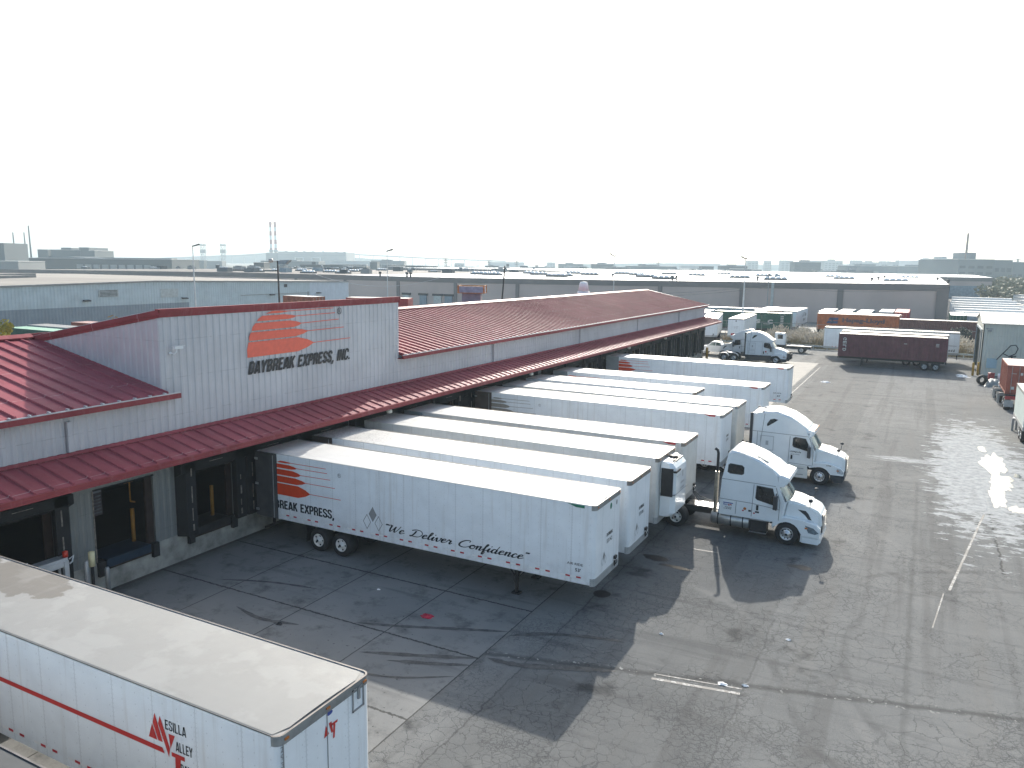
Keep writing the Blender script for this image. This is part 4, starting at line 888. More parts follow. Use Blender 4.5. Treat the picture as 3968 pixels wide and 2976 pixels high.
def crumple(name, loc, r, mt, label, cat, seed, h=.08):
    rg = random.Random(seed); n = 14; mb = MB(); vs = [(0,0,h)]
    for k in (.5,1):
        vs += [(r*k*rg.uniform(.7,1.2)*math.cos(2*math.pi*i/n), r*k*.7*rg.uniform(.6,1.3)*math.sin(2*math.pi*i/n), rg.uniform(.2,1)*h if k<1 else .005) for i in range(n)]
    mb.add(vs, [(0,1+i,1+(i+1)%n) for i in range(n)]+[(1+i,1+n+i,1+n+(i+1)%n,1+(i+1)%n) for i in range(n)]); mb.build(name, mt, loc=loc, label=label, cat=cat)
crumple('rag', (11.0,-2.9,.012), .27, m_cloth, 'crumpled red rag lying on the concrete apron', 'rag', 1)
m_paper = mat('white_litter', (.75,.75,.74), .7, 0, .1, 5)
for i,(x,y,r,lb) in enumerate(((21.3,-2.35,.16,'scrap of white paper on the end of the worn painted stripe'),(21.9,-2.1,.1,'small twisted white wrapper beside the worn stripe'),(16.8,66.2,.55,'torn white sheet lying alone in the far middle of the yard'),(22.6,1.6,.1,'small white scrap on the open asphalt right of the trucks'),
    (18.7,-.1,.08,'tiny white scrap near the tip of the trailer shadow'),(8.1,-1.9,.08,'tiny pale scrap on the concrete apron'),(30.4,79.6,.7,'white foam slab in the shade end beside the shed'),(30.2,80.9,.6,'second pale slab behind the white foam slab'))):
    crumple('litter', (x,y,.012), r, m_paper, lb, 'litter', 20+i, .04+.1*(r>.5))
crumple('leaf_clump', (6.9,-5.9,.012), .13, m_blk, 'small black scrap on the joint of the apron slabs', 'litter', 60)

# ================================================================== TRAILERS AT THE DOCK
def nosetext(t, num, L=16.15, B=1.13, pl=True, green=False, s0=-.16):
    F = frame('x+', L+.006); mb = MB()
    text_mb(mb,'DAYBREAK',F,s0,2.62,.62,.13,0,.03,0); text_mb(mb,num,F,s0+.02,2.36,.56,.15,0,.0,0)
    if pl: placards(mb,F,-.38,1.85,.17,True,1)
    if green:
        mb.poly([F(.20+.10*math.cos(a*math.pi/8),3.70+.12*math.sin(a*math.pi/8)) for a in range(16)],2); mb.poly([F(.80+.07*math.cos(a*math.pi/8),3.69+.1*math.sin(a*math.pi/8)) for a in range(16)],1)
    mb.build('nose_lettering', [m_txt, m_greyd, m_grn], t, False)
def corner_decal(t, mt, L=16.15, hw=1.3, T_=4.1):
    F = frame('y-', -hw-.018); mb = MB(); mb.poly([F(*p) for p in ((L-1.1,T_-.05),(L-.42,T_-.05),(L-.42,T_-.15),(L-.75,T_-.15),(L-.9,T_-.1))]); mb.build('corner_decal', mt, t, False)
Lb = 'seen at the dock'
# A: nearest, full livery
A = van_trailer('white trailer with orange sunburst emblem and slogan, nearest of the docked row', (0,1.3,0), door=m_door_d, group=None, gear_x=12.85)
F = frame('y-', -1.308); mb = MB(); fs = lambda s: .42+(s-.38)*.607+.0; 
def ft(t):  # sign height -> trailer height
    return 2.26+(t-8.14)*(1.54/2.01)
emblem_mb(mb,F,fs,ft,.2,0,.016,False); mb.build('emblem', m_org, A, False)
mb = MB(); block_mb(mb,'BREAK EXPRESS,',F,1.0,1.63,3.34,.38,.19); mb.build('company_name', m_txt, A, False); mb = MB(); ring_mb(mb,F,4.66,3.58,.09,.014); text_mb(mb,'R',F,4.625,3.54,.07,.09,0,.0)
mb.build('registered_mark', m_txt, A, False); mb = MB(); script_mb(mb,'"We Deliver Confidence"',F,6.92,1.60,6.55,.30,.115); mb.build('slogan', m_txt, A, False); mb = MB()
text_mb(mb,'AIR RIDE',F,15.10,1.79,.62,.09); text_mb(mb,"53'",F,15.42,1.56,.22,.13,0,.02); mb.build('lettering', m_txt, A, False)
mb = MB(); placards(mb,F,6.38,1.95,.33,True); mb.build('hazard_placard', m_greyd, A, False)
nosetext(A,'53142',green=True); corner_decal(A,m_grn)
# B..I
B_ = van_trailer('white trailer with pitted roof behind the nearest one', (0,4.95,0), door=m_door_b, roof=m_roof_b, rail=m_rail_d, tape=True); nosetext(B_,'53106')
C_ = van_trailer('white trailer carrying a refrigeration unit on its nose', (-.15,9.05,0), side=m_side_g, nose=m_nose_g, rail=m_rail_d)
D_ = van_trailer('white trailer coupled to the blunt nosed white truck', (.0,12.6,0), door=m_door_g, side=m_side_g, nose=m_nose_g, gear=True, rail=m_rail_d); corner_decal(D_,m_red)
E_ = van_trailer('white trailer with faded tan emblem after the empty dock', (0,20.55,0), door=m_door_b, T=4.12); corner_decal(E_,m_red,T_=4.12)
mb = MB(); emblem_mb(mb,F,fs,ft,.2,0,.016,False); mb.build('emblem', m_tan, E_, False); mb = MB(); ring_mb(mb,F,4.66,3.58,.09,.014); text_mb(mb,'R',F,4.625,3.54,.07,.09); mb.build('lettering', m_greyd, E_, False)
nosetext(E_,'53100',pl=False)
F_ = van_trailer('grey white trailer coupled to the rounded white truck', (.1,24.0,0), side=m_side_g, nose=m_nose_g)
G_ = van_trailer('short white trailer ending well back from the others', (.1,27.6,0), L=12.6, rail=m_rail_d)
H_ = van_trailer('white trailer with partly hidden red emblem, second farthest docked', (.1,32.6,0), door=m_door_g); corner_decal(H_,m_red)
mb = MB(); emblem_mb(mb,F,fs,ft,.2,0,.016,False); mb.build('emblem', m_orgf, H_, False)
I_ = van_trailer('white trailer with orange emblem, farthest of the docked row', (.0,44.55,0), door=m_door_g); corner_decal(I_,m_red)
mb = MB(); emblem_mb(mb,F,fs,ft,.2,0,.016,False); mb.build('emblem', m_org, I_, False)
mb = MB(); text_mb(mb,'AIR RIDE',F,15.0,1.86,.66,.10); text_mb(mb,"53'",F,15.32,1.6,.26,.15,0,.02); mb.build('lettering', m_txt, I_, False)
for q in (A,B_,C_,D_,E_,F_,G_,H_,I_): q['group'] = 'white trailers backed up to the dock'
# refrigeration unit on C
rf = MB(); pr = [(-1.0,0),(-1.0,.45),(-.8,.66),(.8,.66),(1.0,.45),(1.0,0)]
def lay(z,k): return [(16.17+p[1]*k, p[0]*(.96+.04*k), z) for p in pr]
Z = [(1.42,.75),(1.58,1),(3.35,1),(3.62,.95),(3.82,.7),(3.9,.4)]; vs = [v for z,k in Z for v in lay(z,k)]; n = 6
rf.add(vs, [(i*n+j,i*n+(j+1)%n,(i+1)*n+(j+1)%n,(i+1)*n+j) for i in range(len(Z)-1) for j in range(n)],0,False); rf.add(vs,[tuple(range(n))[::-1],tuple(range(5*n,6*n))],0)
ru = rf.build('refrigeration_unit', m_white, C_)
mb = MB(); mb.box((16.2,-1.02,2.35),(16.74,-.985,3.62)); mb.box((16.6,-.9,3.42),(16.86,-.2,3.5)); 
for i in range(4): mb.box((16.35+i*.1,-.5,3.84),(16.40+i*.1,.6,3.90))
mb.lathe([(.001,0),(.2,0),(.2,.08),(.001,.08)],(16.4,.1,3.88),'z',16); mb.build('grille', m_blk, ru)
mb = MB(); F = frame('x+',16.836); rect_mb(mb,F,.12,3.05,.26,3.35,0); marks(mb,F,-.1,2.75,.6,.12,7); marks(mb,F,-.1,2.5,.6,.12,7); marks(mb,F,-.75,3.2,.6,.05,12); mb.build('lettering', m_greyd, ru, False)
MB().box((16.17,-1.01,2.42),(16.84,1.01,2.44)).build('panel_joint', m_seam, ru)
# M: foreground with red stripe
M_ = van_trailer('white trailer with red stripe and Mesilla Valley lettering in the foreground', (.1,-14.06,0), roof=m_roof_old, group='white trailers backed up to the dock', B=1.45)
F = frame('y-', -1.308); mb = MB(); X0 = M_.location.x
def pl_(pts, mi=0): mb.poly([F(x-X0,z) for x,z in pts], mi)
pl_([(2.0,2.93),(13.16,2.93),(13.22,2.82),(2.0,2.82)])
pl_([(12.77,3.05),(12.89,3.37),(13.02,3.05)]); pl_([(12.91,3.40),(12.98,3.62),(13.18,3.05),(13.05,3.05)]); pl_([(13.07,3.42),(13.13,3.60),(13.38,2.98),(13.34,2.78)]); pl_([(13.36,3.29),(13.54,3.29),(13.42,3.03),(13.40,2.98)])
pl_([(13.42,2.92),(13.79,2.92),(13.79,2.83),(13.68,2.83),(13.60,2.3),(13.50,2.3),(13.52,2.83),(13.42,2.83)])
mb.build('red_stripe', m_mred, M_, False)
mb = MB(); block_mb(mb,'ESILLA',F,13.27-X0,3.36,.60,.21,.125); mb.build('lettering', m_txt, M_, False); mb = MB(); block_mb(mb,'ALLEY',F,13.55-X0,2.98,.47,.21,.125); mb.build('lettering', m_txt, M_, False); mb = MB(); block_mb(mb,'RANSP',F,13.66-X0,2.54,.5,.21,.125); mb.build('lettering', m_txt, M_, False)
mb = MB(); F = frame('x+', 16.156); 
for k,ch in enumerate('29385'): text_mb(mb,ch,F,-1.25,3.78-.15*k,.075,.11)
mb.box((16.15,-1.19,1.4),(16.165,-1.175,3.93)); mb.box((16.15,-.03,1.4),(16.162,-.015,3.93)); mb.build('nose_number', m_greyd, M_, False)
mb = MB(); mb.poly([F(-.12+a,3.42+b) for a,b in ((0,0),(.06,.24),(.14,.02))]); mb.poly([F(.02+a,3.42+b) for a,b in ((0,.24),(.08,.24),(.12,0),(.07,0))]); mb.poly([F(.12+a,3.28+b) for a,b in ((-.03,.33),(.16,.33),(.15,.28),(.09,.28),(.06,0),(.01,0),(.03,.28),(-.03,.28))]); mb.build('nose_emblem', m_mred, M_, False)
mb = MB(); mb.poly([F(.05+.09*math.cos(a*math.pi/8),3.86+.045*math.sin(a*math.pi/8)) for a in range(16)]); mb.build('maker_oval', m_bluetx, M_, False)
mb = MB(); 
for a_,b_ in (((.72,3.5),(.75,3.98)),((1.05,3.5),(1.08,3.98)),((.72,3.5),(1.08,3.53)),((.72,3.95),(1.08,3.98))): mb.box((16.15,a_[0],a_[1]),(16.175,b_[0],b_[1]))
mb.box((16.15,.88,3.72),(16.19,.94,3.98)); mb.build('nose_vent', m_grime, M_)
N_ = van_trailer('grey roofed trailer whose edge shows at the bottom left corner', (0,-19.1,0), roof=roof_mat('grey_trailer_roof',(.085,.088,.088),0,.8), side=m_side_g, nose=m_nose_g, group='white trailers backed up to the dock')

# ================================================================== TRACTORS
tractor(CURVE, 'white truck with fuel tanks and dark hood vent, coupled to the trailer by the reefer', (22.47,12.25,0))
aero = tractor(AERO, 'white aerodynamic truck with roof lights and dark bumper, parked behind the other', (22.48,23.45,0))
t3 = copy_tree(aero); t3.location = (10.6,80.9,0); t3['label'] = 'white truck without trailer parked far off by the end of the dock'
for ch in list(t3.children):
    if ch.name.startswith(('door_decals','roof_light','side_skirt')): bpy.data.objects.remove(ch)
for s in (-1,1): MB().box((-5.2,s*1.13,.35),(-2.0,s*1.22,1.0)).build('side_skirt', m_dark, t3)
mb = MB()
for y in (-.9,.9): mb.box((.05,y-.06,.5),(.3,y+.06,1.5))
mb.tube([(.35,-1,.6),(.35,-1,1.3),(.35,1,1.3),(.35,1,.6)],.05,6); mb.build('bull_bar', m_blk, t3)
mb = MB()
for s in (-1,1):
    for d in (-.64,.64):
        P = arc(-7.3+d,.51,.62,20,160,6); mb.prism(P+[(p[0],p[1]-.02) for p in P[::-1]], s*.62, s*1.24, 'y')
mb.build('rear_fender', m_whited, t3)
mb = MB(); F = lambda s_,z_: (s_,-1.26,z_); mb.poly([F(-2.6+.12*math.cos(a*math.pi/6),1.55+.1*math.sin(a*math.pi/6)) for a in range(12)],0); rect_mb(mb,F,-2.95,1.25,-2.8,1.5,1); marks(mb,F,-2.65,1.3,.4,.05,6,1); mb.build('door_decals', [m_red,m_txt], t3, False)
t4 = copy_tree([o for o in sc.objects if o.get('category')=='truck'][0]); t4.location = (1.2,84.3,0); t4.rotation_euler = (0,0,math.pi); t4['label'] = 'white truck facing left, mostly hidden behind the far sleeper cab'
for ch in list(t4.children):
    if ch.name.startswith('door_decals'): bpy.data.objects.remove(ch)
# ================================================================== FAR END OF THE YARD
p = empty('pickup_truck', (.3,86.6,0), math.pi, 'white crew cab pickup parked by the corner of the dock', 'pickup')
shell([(-2.9,.5),(-2.95,1.28),(-.9,1.30),(-.75,1.32),(-.4,1.86),(.75,1.9),(1.35,1.28),(2.45,1.12),(2.6,.95),(2.62,.48)], .98, 'body', m_white, p, 1.3, .22, .06)
for s in (-1,1):
    MB().poly([(x,s*.985*(1-.22*max(0,z-1.3)),z) for x,z in ((-.62,1.36),(-.34,1.78),(.14,1.8),(.14,1.36))]).poly([(x,s*.985*(1-.22*max(0,z-1.3)),z) for x,z in ((.22,1.36),(.22,1.8),(.7,1.8),(1.16,1.36))]).build('side_window', m_wind, p, False)
    for x in (-1.95,1.75): wheel(p, x, s*.97, s, .4, .26)
    MB().box((2.6,s*.5,.8),(2.64,s*.9,1.0)).build('headlight', m_lens2, p)
MB().add([(.80,-.78,1.86),(1.36,-.85,1.33),(1.36,.85,1.33),(.80,.78,1.86)],[(0,1,2,3)]).build('windscreen', m_wind, p)
MB().box((2.6,-.95,.42),(2.72,.95,.62)).build('bumper', m_chrome, p)
q = empty('yard_tractor', (10.0,95.9,0), math.pi, 'white terminal tractor with small square cab by the guard rail', 'truck')
shell([(2.0,1.1),(2.0,2.3),(2.15,2.8),(3.5,2.85),(3.5,1.1)], .7, 'cab', m_white, q, 9, 0, .07)
for s in (-1,1): MB().box((2.35,s*.70,1.95),(3.1,s*.712,2.6)).build('side_window', m_glass, q)
MB().box((3.49,-.5,1.9),(3.515,.5,2.6)).build('windscreen', m_glass, q); MB().lathe([(.001,0),(.09,0),(.07,.14),(.001,.15)],(2.8,0,2.86),'z',10).build('beacon', m_amber, q)
MB().box((-1.6,-.45,.65),(3.6,.45,1.0)).box((2.0,-1.1,.6),(3.7,1.1,1.1)).box((-.4,-1.15,.5),(1.4,-.5,1.0)).build('chassis', m_blk, q)
for x in (-.4,2.7):
    for s in (-1,1): wheel(q, x, s*1.15, s, .5, .3)

m_bol = m_ylw
def bollard(x,y,h,r,lb):
    MB().lathe([(.001,0),(r,0),(r,h),(r*.6,h+.08),(.001,h+.1)],(0,0,0),'z',14).build('bollard', m_bol, loc=(x,y,0), label=lb, cat='bollard')
bollard(-.15,81.9,1.35,.17,'thick yellow bollard at the far corner of the dock'); bollard(31.4,81.8,1.5,.12,'yellow post at the left edge of the shed, nearest the camera'); bollard(31.95,82.6,1.5,.12,'yellow post touching the corner of the pale shed')
# ribbed steel containers
def cmat(name, col, var=.25): return mat(name, col, .5, .1, var, 1.5)
def container(label, loc, rz, L, col, H=2.9, zb=1.2, W=2.44, chassis=True, roofc=None, group=None, cname='shipping_container', vert=None, word=None, tandem=1.9, gear=True):
    t = empty(cname, loc, rz, label, 'container', group); mb = MB(); hw = W/2; z0,z1 = zb,zb+H
    for s in (-1,1):
        n = int(L/.28); p_ = (L-.2)/n; S = []
        for i in range(n):
            x = .1+i*p_; S += [(x,.0),(x+.07,.0),(x+.11,-.035),(x+p_-.04,-.035)]
        S.append((L-.1,0)); vs = [(x,s*(hw+o),z0+.15) for x,o in S]+[(x,s*(hw+o),z1-.1) for x,o in S]; k = len(S)
        mb.add(vs, [(i,i+1,k+i+1,k+i) for i in range(k-1)],0)
        mb.box((0,s*hw-.06,z0),(L,s*hw+.01,z0+.16),0); mb.box((0,s*hw-.06,z1-.11),(L,s*hw+.01,z1),0)
        for x in (0,L-.12): mb.box((x,s*hw-.12,z0),(x+.12,s*hw+.012,z1),0)
    mb.box((.03,-hw+.03,z0+.05),(.08,hw-.03,z1-.02),0); mb.box((L-.08,-hw+.03,z0+.05),(L-.03,hw-.03,z1-.02),0); mb.box((.03,-hw+.02,z0),(L-.03,hw-.02,z0+.1),0)
    b = mb.build('body', col, t)
    MB().box((.04,-hw+.04,z1-.06),(L-.04,hw-.04,z1+.005)).build('roof', roofc or m_croof, t)
    mb = MB()
    for s in (-1,1):
        mb.box((-.02,s*.06-.05 if s>0 else -hw+.1,z0+.2),(.03,hw-.1 if s>0 else -.06+.05,z1-.15),0)
        for y in (.3,.85): mb.tube([(-.05,s*y,z0+.1),(-.05,s*y,z1-.1)],.022,6,1)
    mb.build('door', [col,m_grime], t)
    if chassis:
        mb = MB(); mb.box((.2,-.5,zb-.32),(L,-.38,zb-.02)).box((.2,.38,zb-.32),(L,.5,zb-.02)).box((-.05,-1.2,zb-.3),(.12,1.2,zb-.03)).box((L-.1,-1.2,zb-.25),(L,1.2,zb-.03))
        if gear:
            for y in (-.75,.75): mb.box((L-2.9,y-.06,.05),(L-2.75,y+.06,zb-.1)); mb.box((L-2.95,y-.13,0),(L-2.7,y+.13,.06))
            mb.box((L-2.88,-.75,.6),(L-2.78,.75,.68))
        mb.build('chassis', m_blk, t)
        for d in (-.62,.62):
            for s in (-1,1): wheel(t, tandem+d, s*1.2, s, .5, .5, m_grimrim)
    return t
m_croof = mat('pale_container_roof', (.62,.58,.54), .45, .1, .2, 1); m_grimrim = mat('grey_steel_rim', (.35,.37,.38), .5, .2, .2, 6)
m_maroon = cmat('maroon_container', (.12,.035,.045)); m_orange = cmat('orange_container', (.42,.115,.035)); m_green = cmat('green_container', (.015,.085,.06)); m_brown = cmat('brown_container', (.10,.04,.042))
m_redc = cmat('red_container', (.32,.04,.04)); m_brick = cmat('brick_red_container', (.27,.07,.045)); m_greyc = cmat('grey_container', (.25,.28,.30)); m_bluec = cmat('blue_grey_container', (.20,.26,.30)); m_lettw = mat('white_lettering', (.48,.48,.46), .5, 0, .15, 6)
m_rtrd = mat('red_brown_roof', (.30,.13,.11), .5, 0, .2, 1)
# the door end is the local origin: maroon box has its wheels at the right end, so it is turned round
q = container('maroon container on a wheeled chassis, nearest the camera of the far row', (28.6,84.7,0), math.pi, 12.3, m_maroon, tandem=1.7)
F = frame('y+', 1.245); mb = MB()
for k,ch in enumerate('GELD'):  # lettering reads down the side, turned a quarter
    c0 = 3.62-.46*k; G = lambda s,t,c0=c0: (12.3-.55-.0-(t), 1.245, c0-s)
    text_mb(mb,ch,lambda s,t,c0=c0: (11.35+t*1.0, 1.25, c0-s),0,0,.36,.42,0,.03)
for i in range(3): rect_mb(mb,lambda s,t: (s,1.25,t),.9,3.3-.15*i,1.25,3.36-.15*i)
rect_mb(mb,lambda s,t:(s,1.25,t),4.4,3.15,4.75,3.22); mb.build('lettering', m_lettw, q, False)
van_trailer('grey trailer squeezed between the maroon container and the white trailer', (28.8,89.4,0), math.pi, L=12.6, side=m_side_g, nose=m_nose_g, rail=m_rail_d)
van_trailer('pale blue white trailer behind the maroon container', (30.2,95.3,0), math.pi, L=16.8, rail=m_rail)
q = [o for o in sc.objects if o.get('label','').startswith('pale blue white')][0]; mb = MB()
marks(mb,lambda s,t:(s,1.31,t),.45,1.55,1.1,.35,4); rect_mb(mb,lambda s,t:(s,1.31,t),.3,2.3,1.3,2.36); mb.build('side_lettering', m_greyd, q, False)
# guard rail, verge and dry reeds
m_gal = mat('weathered_galvanised', (.40,.43,.43), .45, .4, .2, 2)
q = empty('guard_rail', (6,101.8,0), 0, 'galvanised guard rail along the back of the yard', 'guard rail'); mb = MB()
mb.prism([(.0,.45),(.06,.5),(.0,.57),(.06,.64),(.0,.72),(.02,.72),(.08,.64),(.02,.57),(.08,.5),(.02,.45)],-9,31,'x')
mb.build('rail', m_gal, q)
for i in range(20): MB().box((-8.9+i*2,.06,0),(-8.78+i*2,.2,.72)).build('post', m_gal, q)
m_kerb = mat('kerb_concrete', (.36,.35,.33), .8, 0, .2, 2); MB().box((-3,101.2,0),(70,101.4,.13)).build('kerb', m_kerb, kind='structure')
m_litt = mat('trampled_verge', (.19,.165,.11), .9, 0, .5, 1.2, .5, 6); MB().quad((-3,101.4,.004),(70,101.4,.004),(70,118,.004),(-3,118,.004)).build('verge', m_litt, kind='structure')
rg = random.Random(5); m_reed = mat('dry_reed', (.34,.275,.17), .8, 0, .35, .6); m_plume = mat('reed_plume', (.50,.43,.33), .85, 0, .25, .8)
mb = MB()
def reeds(x0,x1,y0,y1,n,hmax):
    for i in range(n):
        x = rg.uniform(x0,x1); y = y0+(y1-y0)*rg.random()**1.3; clump = .65+.35*math.sin(x*1.7+y)*math.sin(y*.9); h = hmax*clump*rg.uniform(.55,1.05)
        a = rg.uniform(0,6.3); lx,ly = rg.gauss(0,.22)*h,rg.gauss(0,.22)*h; w_ = rg.uniform(.02,.045); c,s = math.cos(a)*w_,math.sin(a)*w_
        mb.add([(x-c,y-s,0),(x+c,y+s,0),(x+lx*.5+c*.7,y+ly*.5+s*.7,h*.6),(x+lx*.5-c*.7,y+ly*.5-s*.7,h*.6),(x+lx,y+ly,h)],[(0,1,2,3),(3,2,4)],0)
        if rg.random()<.45:
            k = rg.uniform(.07,.14); mb.add([(x+lx-k,y+ly,h-.1),(x+lx,y+ly-k,h),(x+lx+k,y+ly,h-.05),(x+lx+lx*.1,y+ly+k,h+.25)],[(0,1,2),(0,2,3),(1,2,3),(0,1,3)],1)
reeds(3,13.6,104,115,9000,2.6); reeds(-4,4,106,115,1400,1.3); reeds(13.6,29,104,114,2600,1.5); reeds(29,33,103.5,113,3000,2.6); reeds(33,62,106,116,2500,1.8)
mb.build('dry_reeds', [m_reed,m_plume], fix=False, kind='stuff', label='pale dry reeds and seed heads growing behind the guard rail', cat='reeds')
m_fw = mat('fence_wire', (.28,.30,.30), .5, .5, .1, 2)
q = empty('wire_fence', (0,118,0), 0, 'wire fence with a top rail behind the reeds', 'fence')
MB().tube([(-15,0,2.75),(45,0,2.75)],.035,5).tube([(-15,0,.3),(45,0,.3)],.02,4).tube([(-15,0,1.5),(45,0,1.5)],.012,4).tube([(-15,0,2.2),(45,0,2.2)],.012,4).build('wire', m_fw, q)
for i in range(20): MB().tube([(-15+i*3.1,0,0),(-15+i*3.1,0,2.8)],.04,6).build('post', m_fw, q)
# shrubs and trees
m_bark = mat('grey_bark', (.13,.11,.09), .9, 0, .3, 3); m_twig = mat('bleached_twig', (.34,.31,.28), .8, 0, .2, 2)
def leafmat(name, col): 
    t = NT(name); t.set(col=t.mix(t.ramp(t.noise(.9,3),.35,.65), mul(col,.65), mul(col,1.5)), rough=.7); return t.mat
m_lolive = leafmat('olive_leaves', (.085,.085,.035)); m_lyel = leafmat('yellow_green_leaves', (.30,.26,.045)); m_ldark = leafmat('dark_leaves', (.035,.045,.035))
def tree(label, loc, h, r, leaf, n=500, ls=.25, cat='tree', seed=0, trunk=.12, low=.35, group=None, name='tree', flat=1.):
    rg = random.Random(seed); t = empty(name, loc, 0, label, cat, group); mb = MB(); lobes = []
    mb.tube([(0,0,0),(rg.gauss(0,.1),rg.gauss(0,.1),h*.45),(rg.gauss(0,.2),rg.gauss(0,.2),h*.85)],[trunk,trunk*.7,trunk*.2],7)
    for i in range(9):
        a = rg.uniform(0,6.3); z0 = h*rg.uniform(.25,.6); d = r*rg.uniform(.4,.85); e = (d*math.cos(a),d*math.sin(a)*flat,min(h*.95,z0+h*rg.uniform(.12,.4)))
        mb.tube([(0,0,z0),(e[0]*.5,e[1]*.5,(z0+e[2])/2+.1),e],[trunk*.4,trunk*.25,trunk*.08],5); lobes.append((e,r*rg.uniform(.28,.5)))
    lobes.append(((0,0,h*.85),r*.5)); mb.build('trunk', m_bark, t); mb = MB()
    for i in range(n):
        c,rr = rg.choice(lobes); v = Vector((rg.gauss(0,1),rg.gauss(0,1),rg.gauss(0,1))).normalized()*rr*rg.random()**.4; p_ = Vector(c)+v
        if p_.z < h*low*.6: p_.z = h*low*.6+rg.random()*.3
        a = Vector((rg.gauss(0,1),rg.gauss(0,1),rg.gauss(0,.6))).normalized(); b = a.orthogonal().normalized(); k = ls*rg.uniform(.5,1.2)
        mb.add([p_-a*k,p_+b*k*.45,p_+a*k,p_-b*k*.45],[(0,1,2,3)])
    mb.build('crown', leaf, t, fix=False); return t
tree('small tree with yellow green leaves at the left edge behind the red roof', (-36.9,10.2,0), 8.3, 1.3, m_lyel, 1500, .17, seed=2, low=.1)
tree('tree top with a few tan leaves just above the sloping red trim', (-38.5,21,0), 8.0, 1.1, leafmat('tan_leaves',(.36,.24,.09)), 110, .2, seed=5)
tree('dark bush against the brown container left of the shed', (31.2,114.5,0), 3.4, 1.5, m_ldark, 1100, .16, 'bush', 6, .08, .1)
def bare(label, loc, h, seed, n=60):
    rg = random.Random(seed); t = empty('bare_shrub', loc, 0, label, 'shrub'); mb = MB()
    for i in range(n):
        a = rg.uniform(0,6.3); tilt = rg.uniform(.1,1.0); L_ = h*rg.uniform(.5,1.1); p1 = Vector((math.cos(a)*math.sin(tilt),math.sin(a)*math.sin(tilt),math.cos(tilt)))*L_*.5; p2 = p1+Vector((math.cos(a+.5)*math.sin(tilt*1.3),math.sin(a+.5)*math.sin(tilt*1.3),math.cos(tilt)*.8))*L_*.5
        mb.tube([(0,0,0),p1,p2],[.03,.02,.008],4)
        for k in range(4):
            q_ = p1.lerp(p2,rg.random()); mb.tube([q_,q_+Vector((rg.gauss(0,.3),rg.gauss(0,.3),rg.uniform(0,.5)))],[.012,.005],3)
    mb.build('branches', m_twig, t)
bare('bare pale shrub against the left end of the orange container', (6.6,119.5,0), 3.3, 1); bare('bare tangled shrub right of the green container', (5.2,121.2,0), 2.6, 2); bare('low bare brush behind the corner pickup', (-1.5,112,0), 1.2, 3, 30)

# containers and trailers behind the fence
q = container('green container with white lettering behind the reeds', (4.4,125.2,0), math.pi, 13.7, m_green, roofc=m_croof)
mb = MB(); G = lambda s,t: (s,1.25,t); G = lambda s,t: (4.4-s,1.25,t) # s = world x
text_mb(mb,'S',lambda s,t:(4.4-s,1.25,t),-1.76,2.12,.95,.75,0,.05); text_mb(mb,'C',lambda s,t:(4.4-s,1.25,t),.45,2.12,.95,.75,0,.05)
for k in range(7): rect_mb(mb,lambda s,t:(4.4-s,1.25,t),2.7,3.4-.30*k,3.25,3.56-.30*k)
rect_mb(mb,lambda s,t:(4.4-s,1.25,t),2.5,3.78,3.6,3.84); rect_mb(mb,lambda s,t:(4.4-s,1.25,t),-.3,2.0,.9,2.1)
mb.build('lettering', m_lettw, q, False)
q = container('orange container with blue bars and long dark wordmark', (22.0,130,0), math.pi, 13.6, m_orange)
mb = MB(); H_ = lambda s,t: (22.0-s,1.25,t)
text_mb(mb,'Hapag-Lloyd',H_,12.7,2.45,7.0,1.0,0,.045,0)
for (a,b) in ((2.95,3.42),(2.35,2.82)):
    off = .45*(a-2.35); mb.poly([H_(10.3+off-.3,a),H_(11.9+off*.2,a),H_(12.0+off*.2,b),H_(10.3+off,b)],1)
rect_mb(mb,H_,10.85,2.3,11.15,3.45,1)
mb.build('lettering', [mat('violet_brown_lettering',(.10,.05,.06),.5,0,.2,4),mat('dull_blue_bars',(.05,.075,.17),.5,0,.15,4)], q, False)
container('orange container hidden behind the lettered one', (22.1,134,0), math.pi, 13.2, m_orange)
q = container('long dark brown container left of the pale shed', (34.5,121.5,0), math.pi, 12.3, m_brown, roofc=m_croof)
row = (('grey box end leftmost in the row against the brown warehouse wall',7.6,131.8,m_greyc,None),('pale grey roofed box second from left against the warehouse wall',10.9,132.5,m_greyc,m_croof),('dark blue box in the middle of the row against the warehouse wall',14.3,133,m_bluec,None),('blue box next to the red one against the warehouse wall',17.9,138,m_bluec,m_croof))
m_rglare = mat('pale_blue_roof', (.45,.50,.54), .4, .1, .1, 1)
for lb,x,y,cm,rr in row: container(lb, (x+1.3,y+4,0), math.pi/2, 12.2, cm, roofc=m_rglare, group='boxes parked end-on against the brown warehouse')
container('bright red box rightmost in the row against the warehouse wall', (21.9,142.5,0), math.pi/2, 14.6, m_redc, roofc=mat('light_red_roof',(.55,.16,.14),.45,0,.1,1), group='boxes parked end-on against the brown warehouse')
van_trailer('grey white trailer end behind the green container', (-3.6+1.3,131.5,0), math.pi/2, L=16, simple=True, side=m_side_g, nose=m_nose_g, group='boxes parked end-on behind the green container')
container('brown red box end behind the green container', (.3,132,0), math.pi/2, 14.5, m_brown, roofc=mat('dusty_pink_roof',(.42,.24,.22),.45,0,.1,1), group='boxes parked end-on behind the green container')
q = van_trailer('pale blue trailer with faded side lettering behind the green container', (2.95,132.4,0), math.pi/2, L=16.1, simple=True, group='boxes parked end-on behind the green container')
mb = MB(); marks(mb,lambda s,t:(s,-1.31,t),8.5,2.6,5.5,.9,5); marks(mb,lambda s,t:(s,-1.31,t),9.5,1.7,4,.6,5); mb.build('side_lettering', m_greyd, q, False)
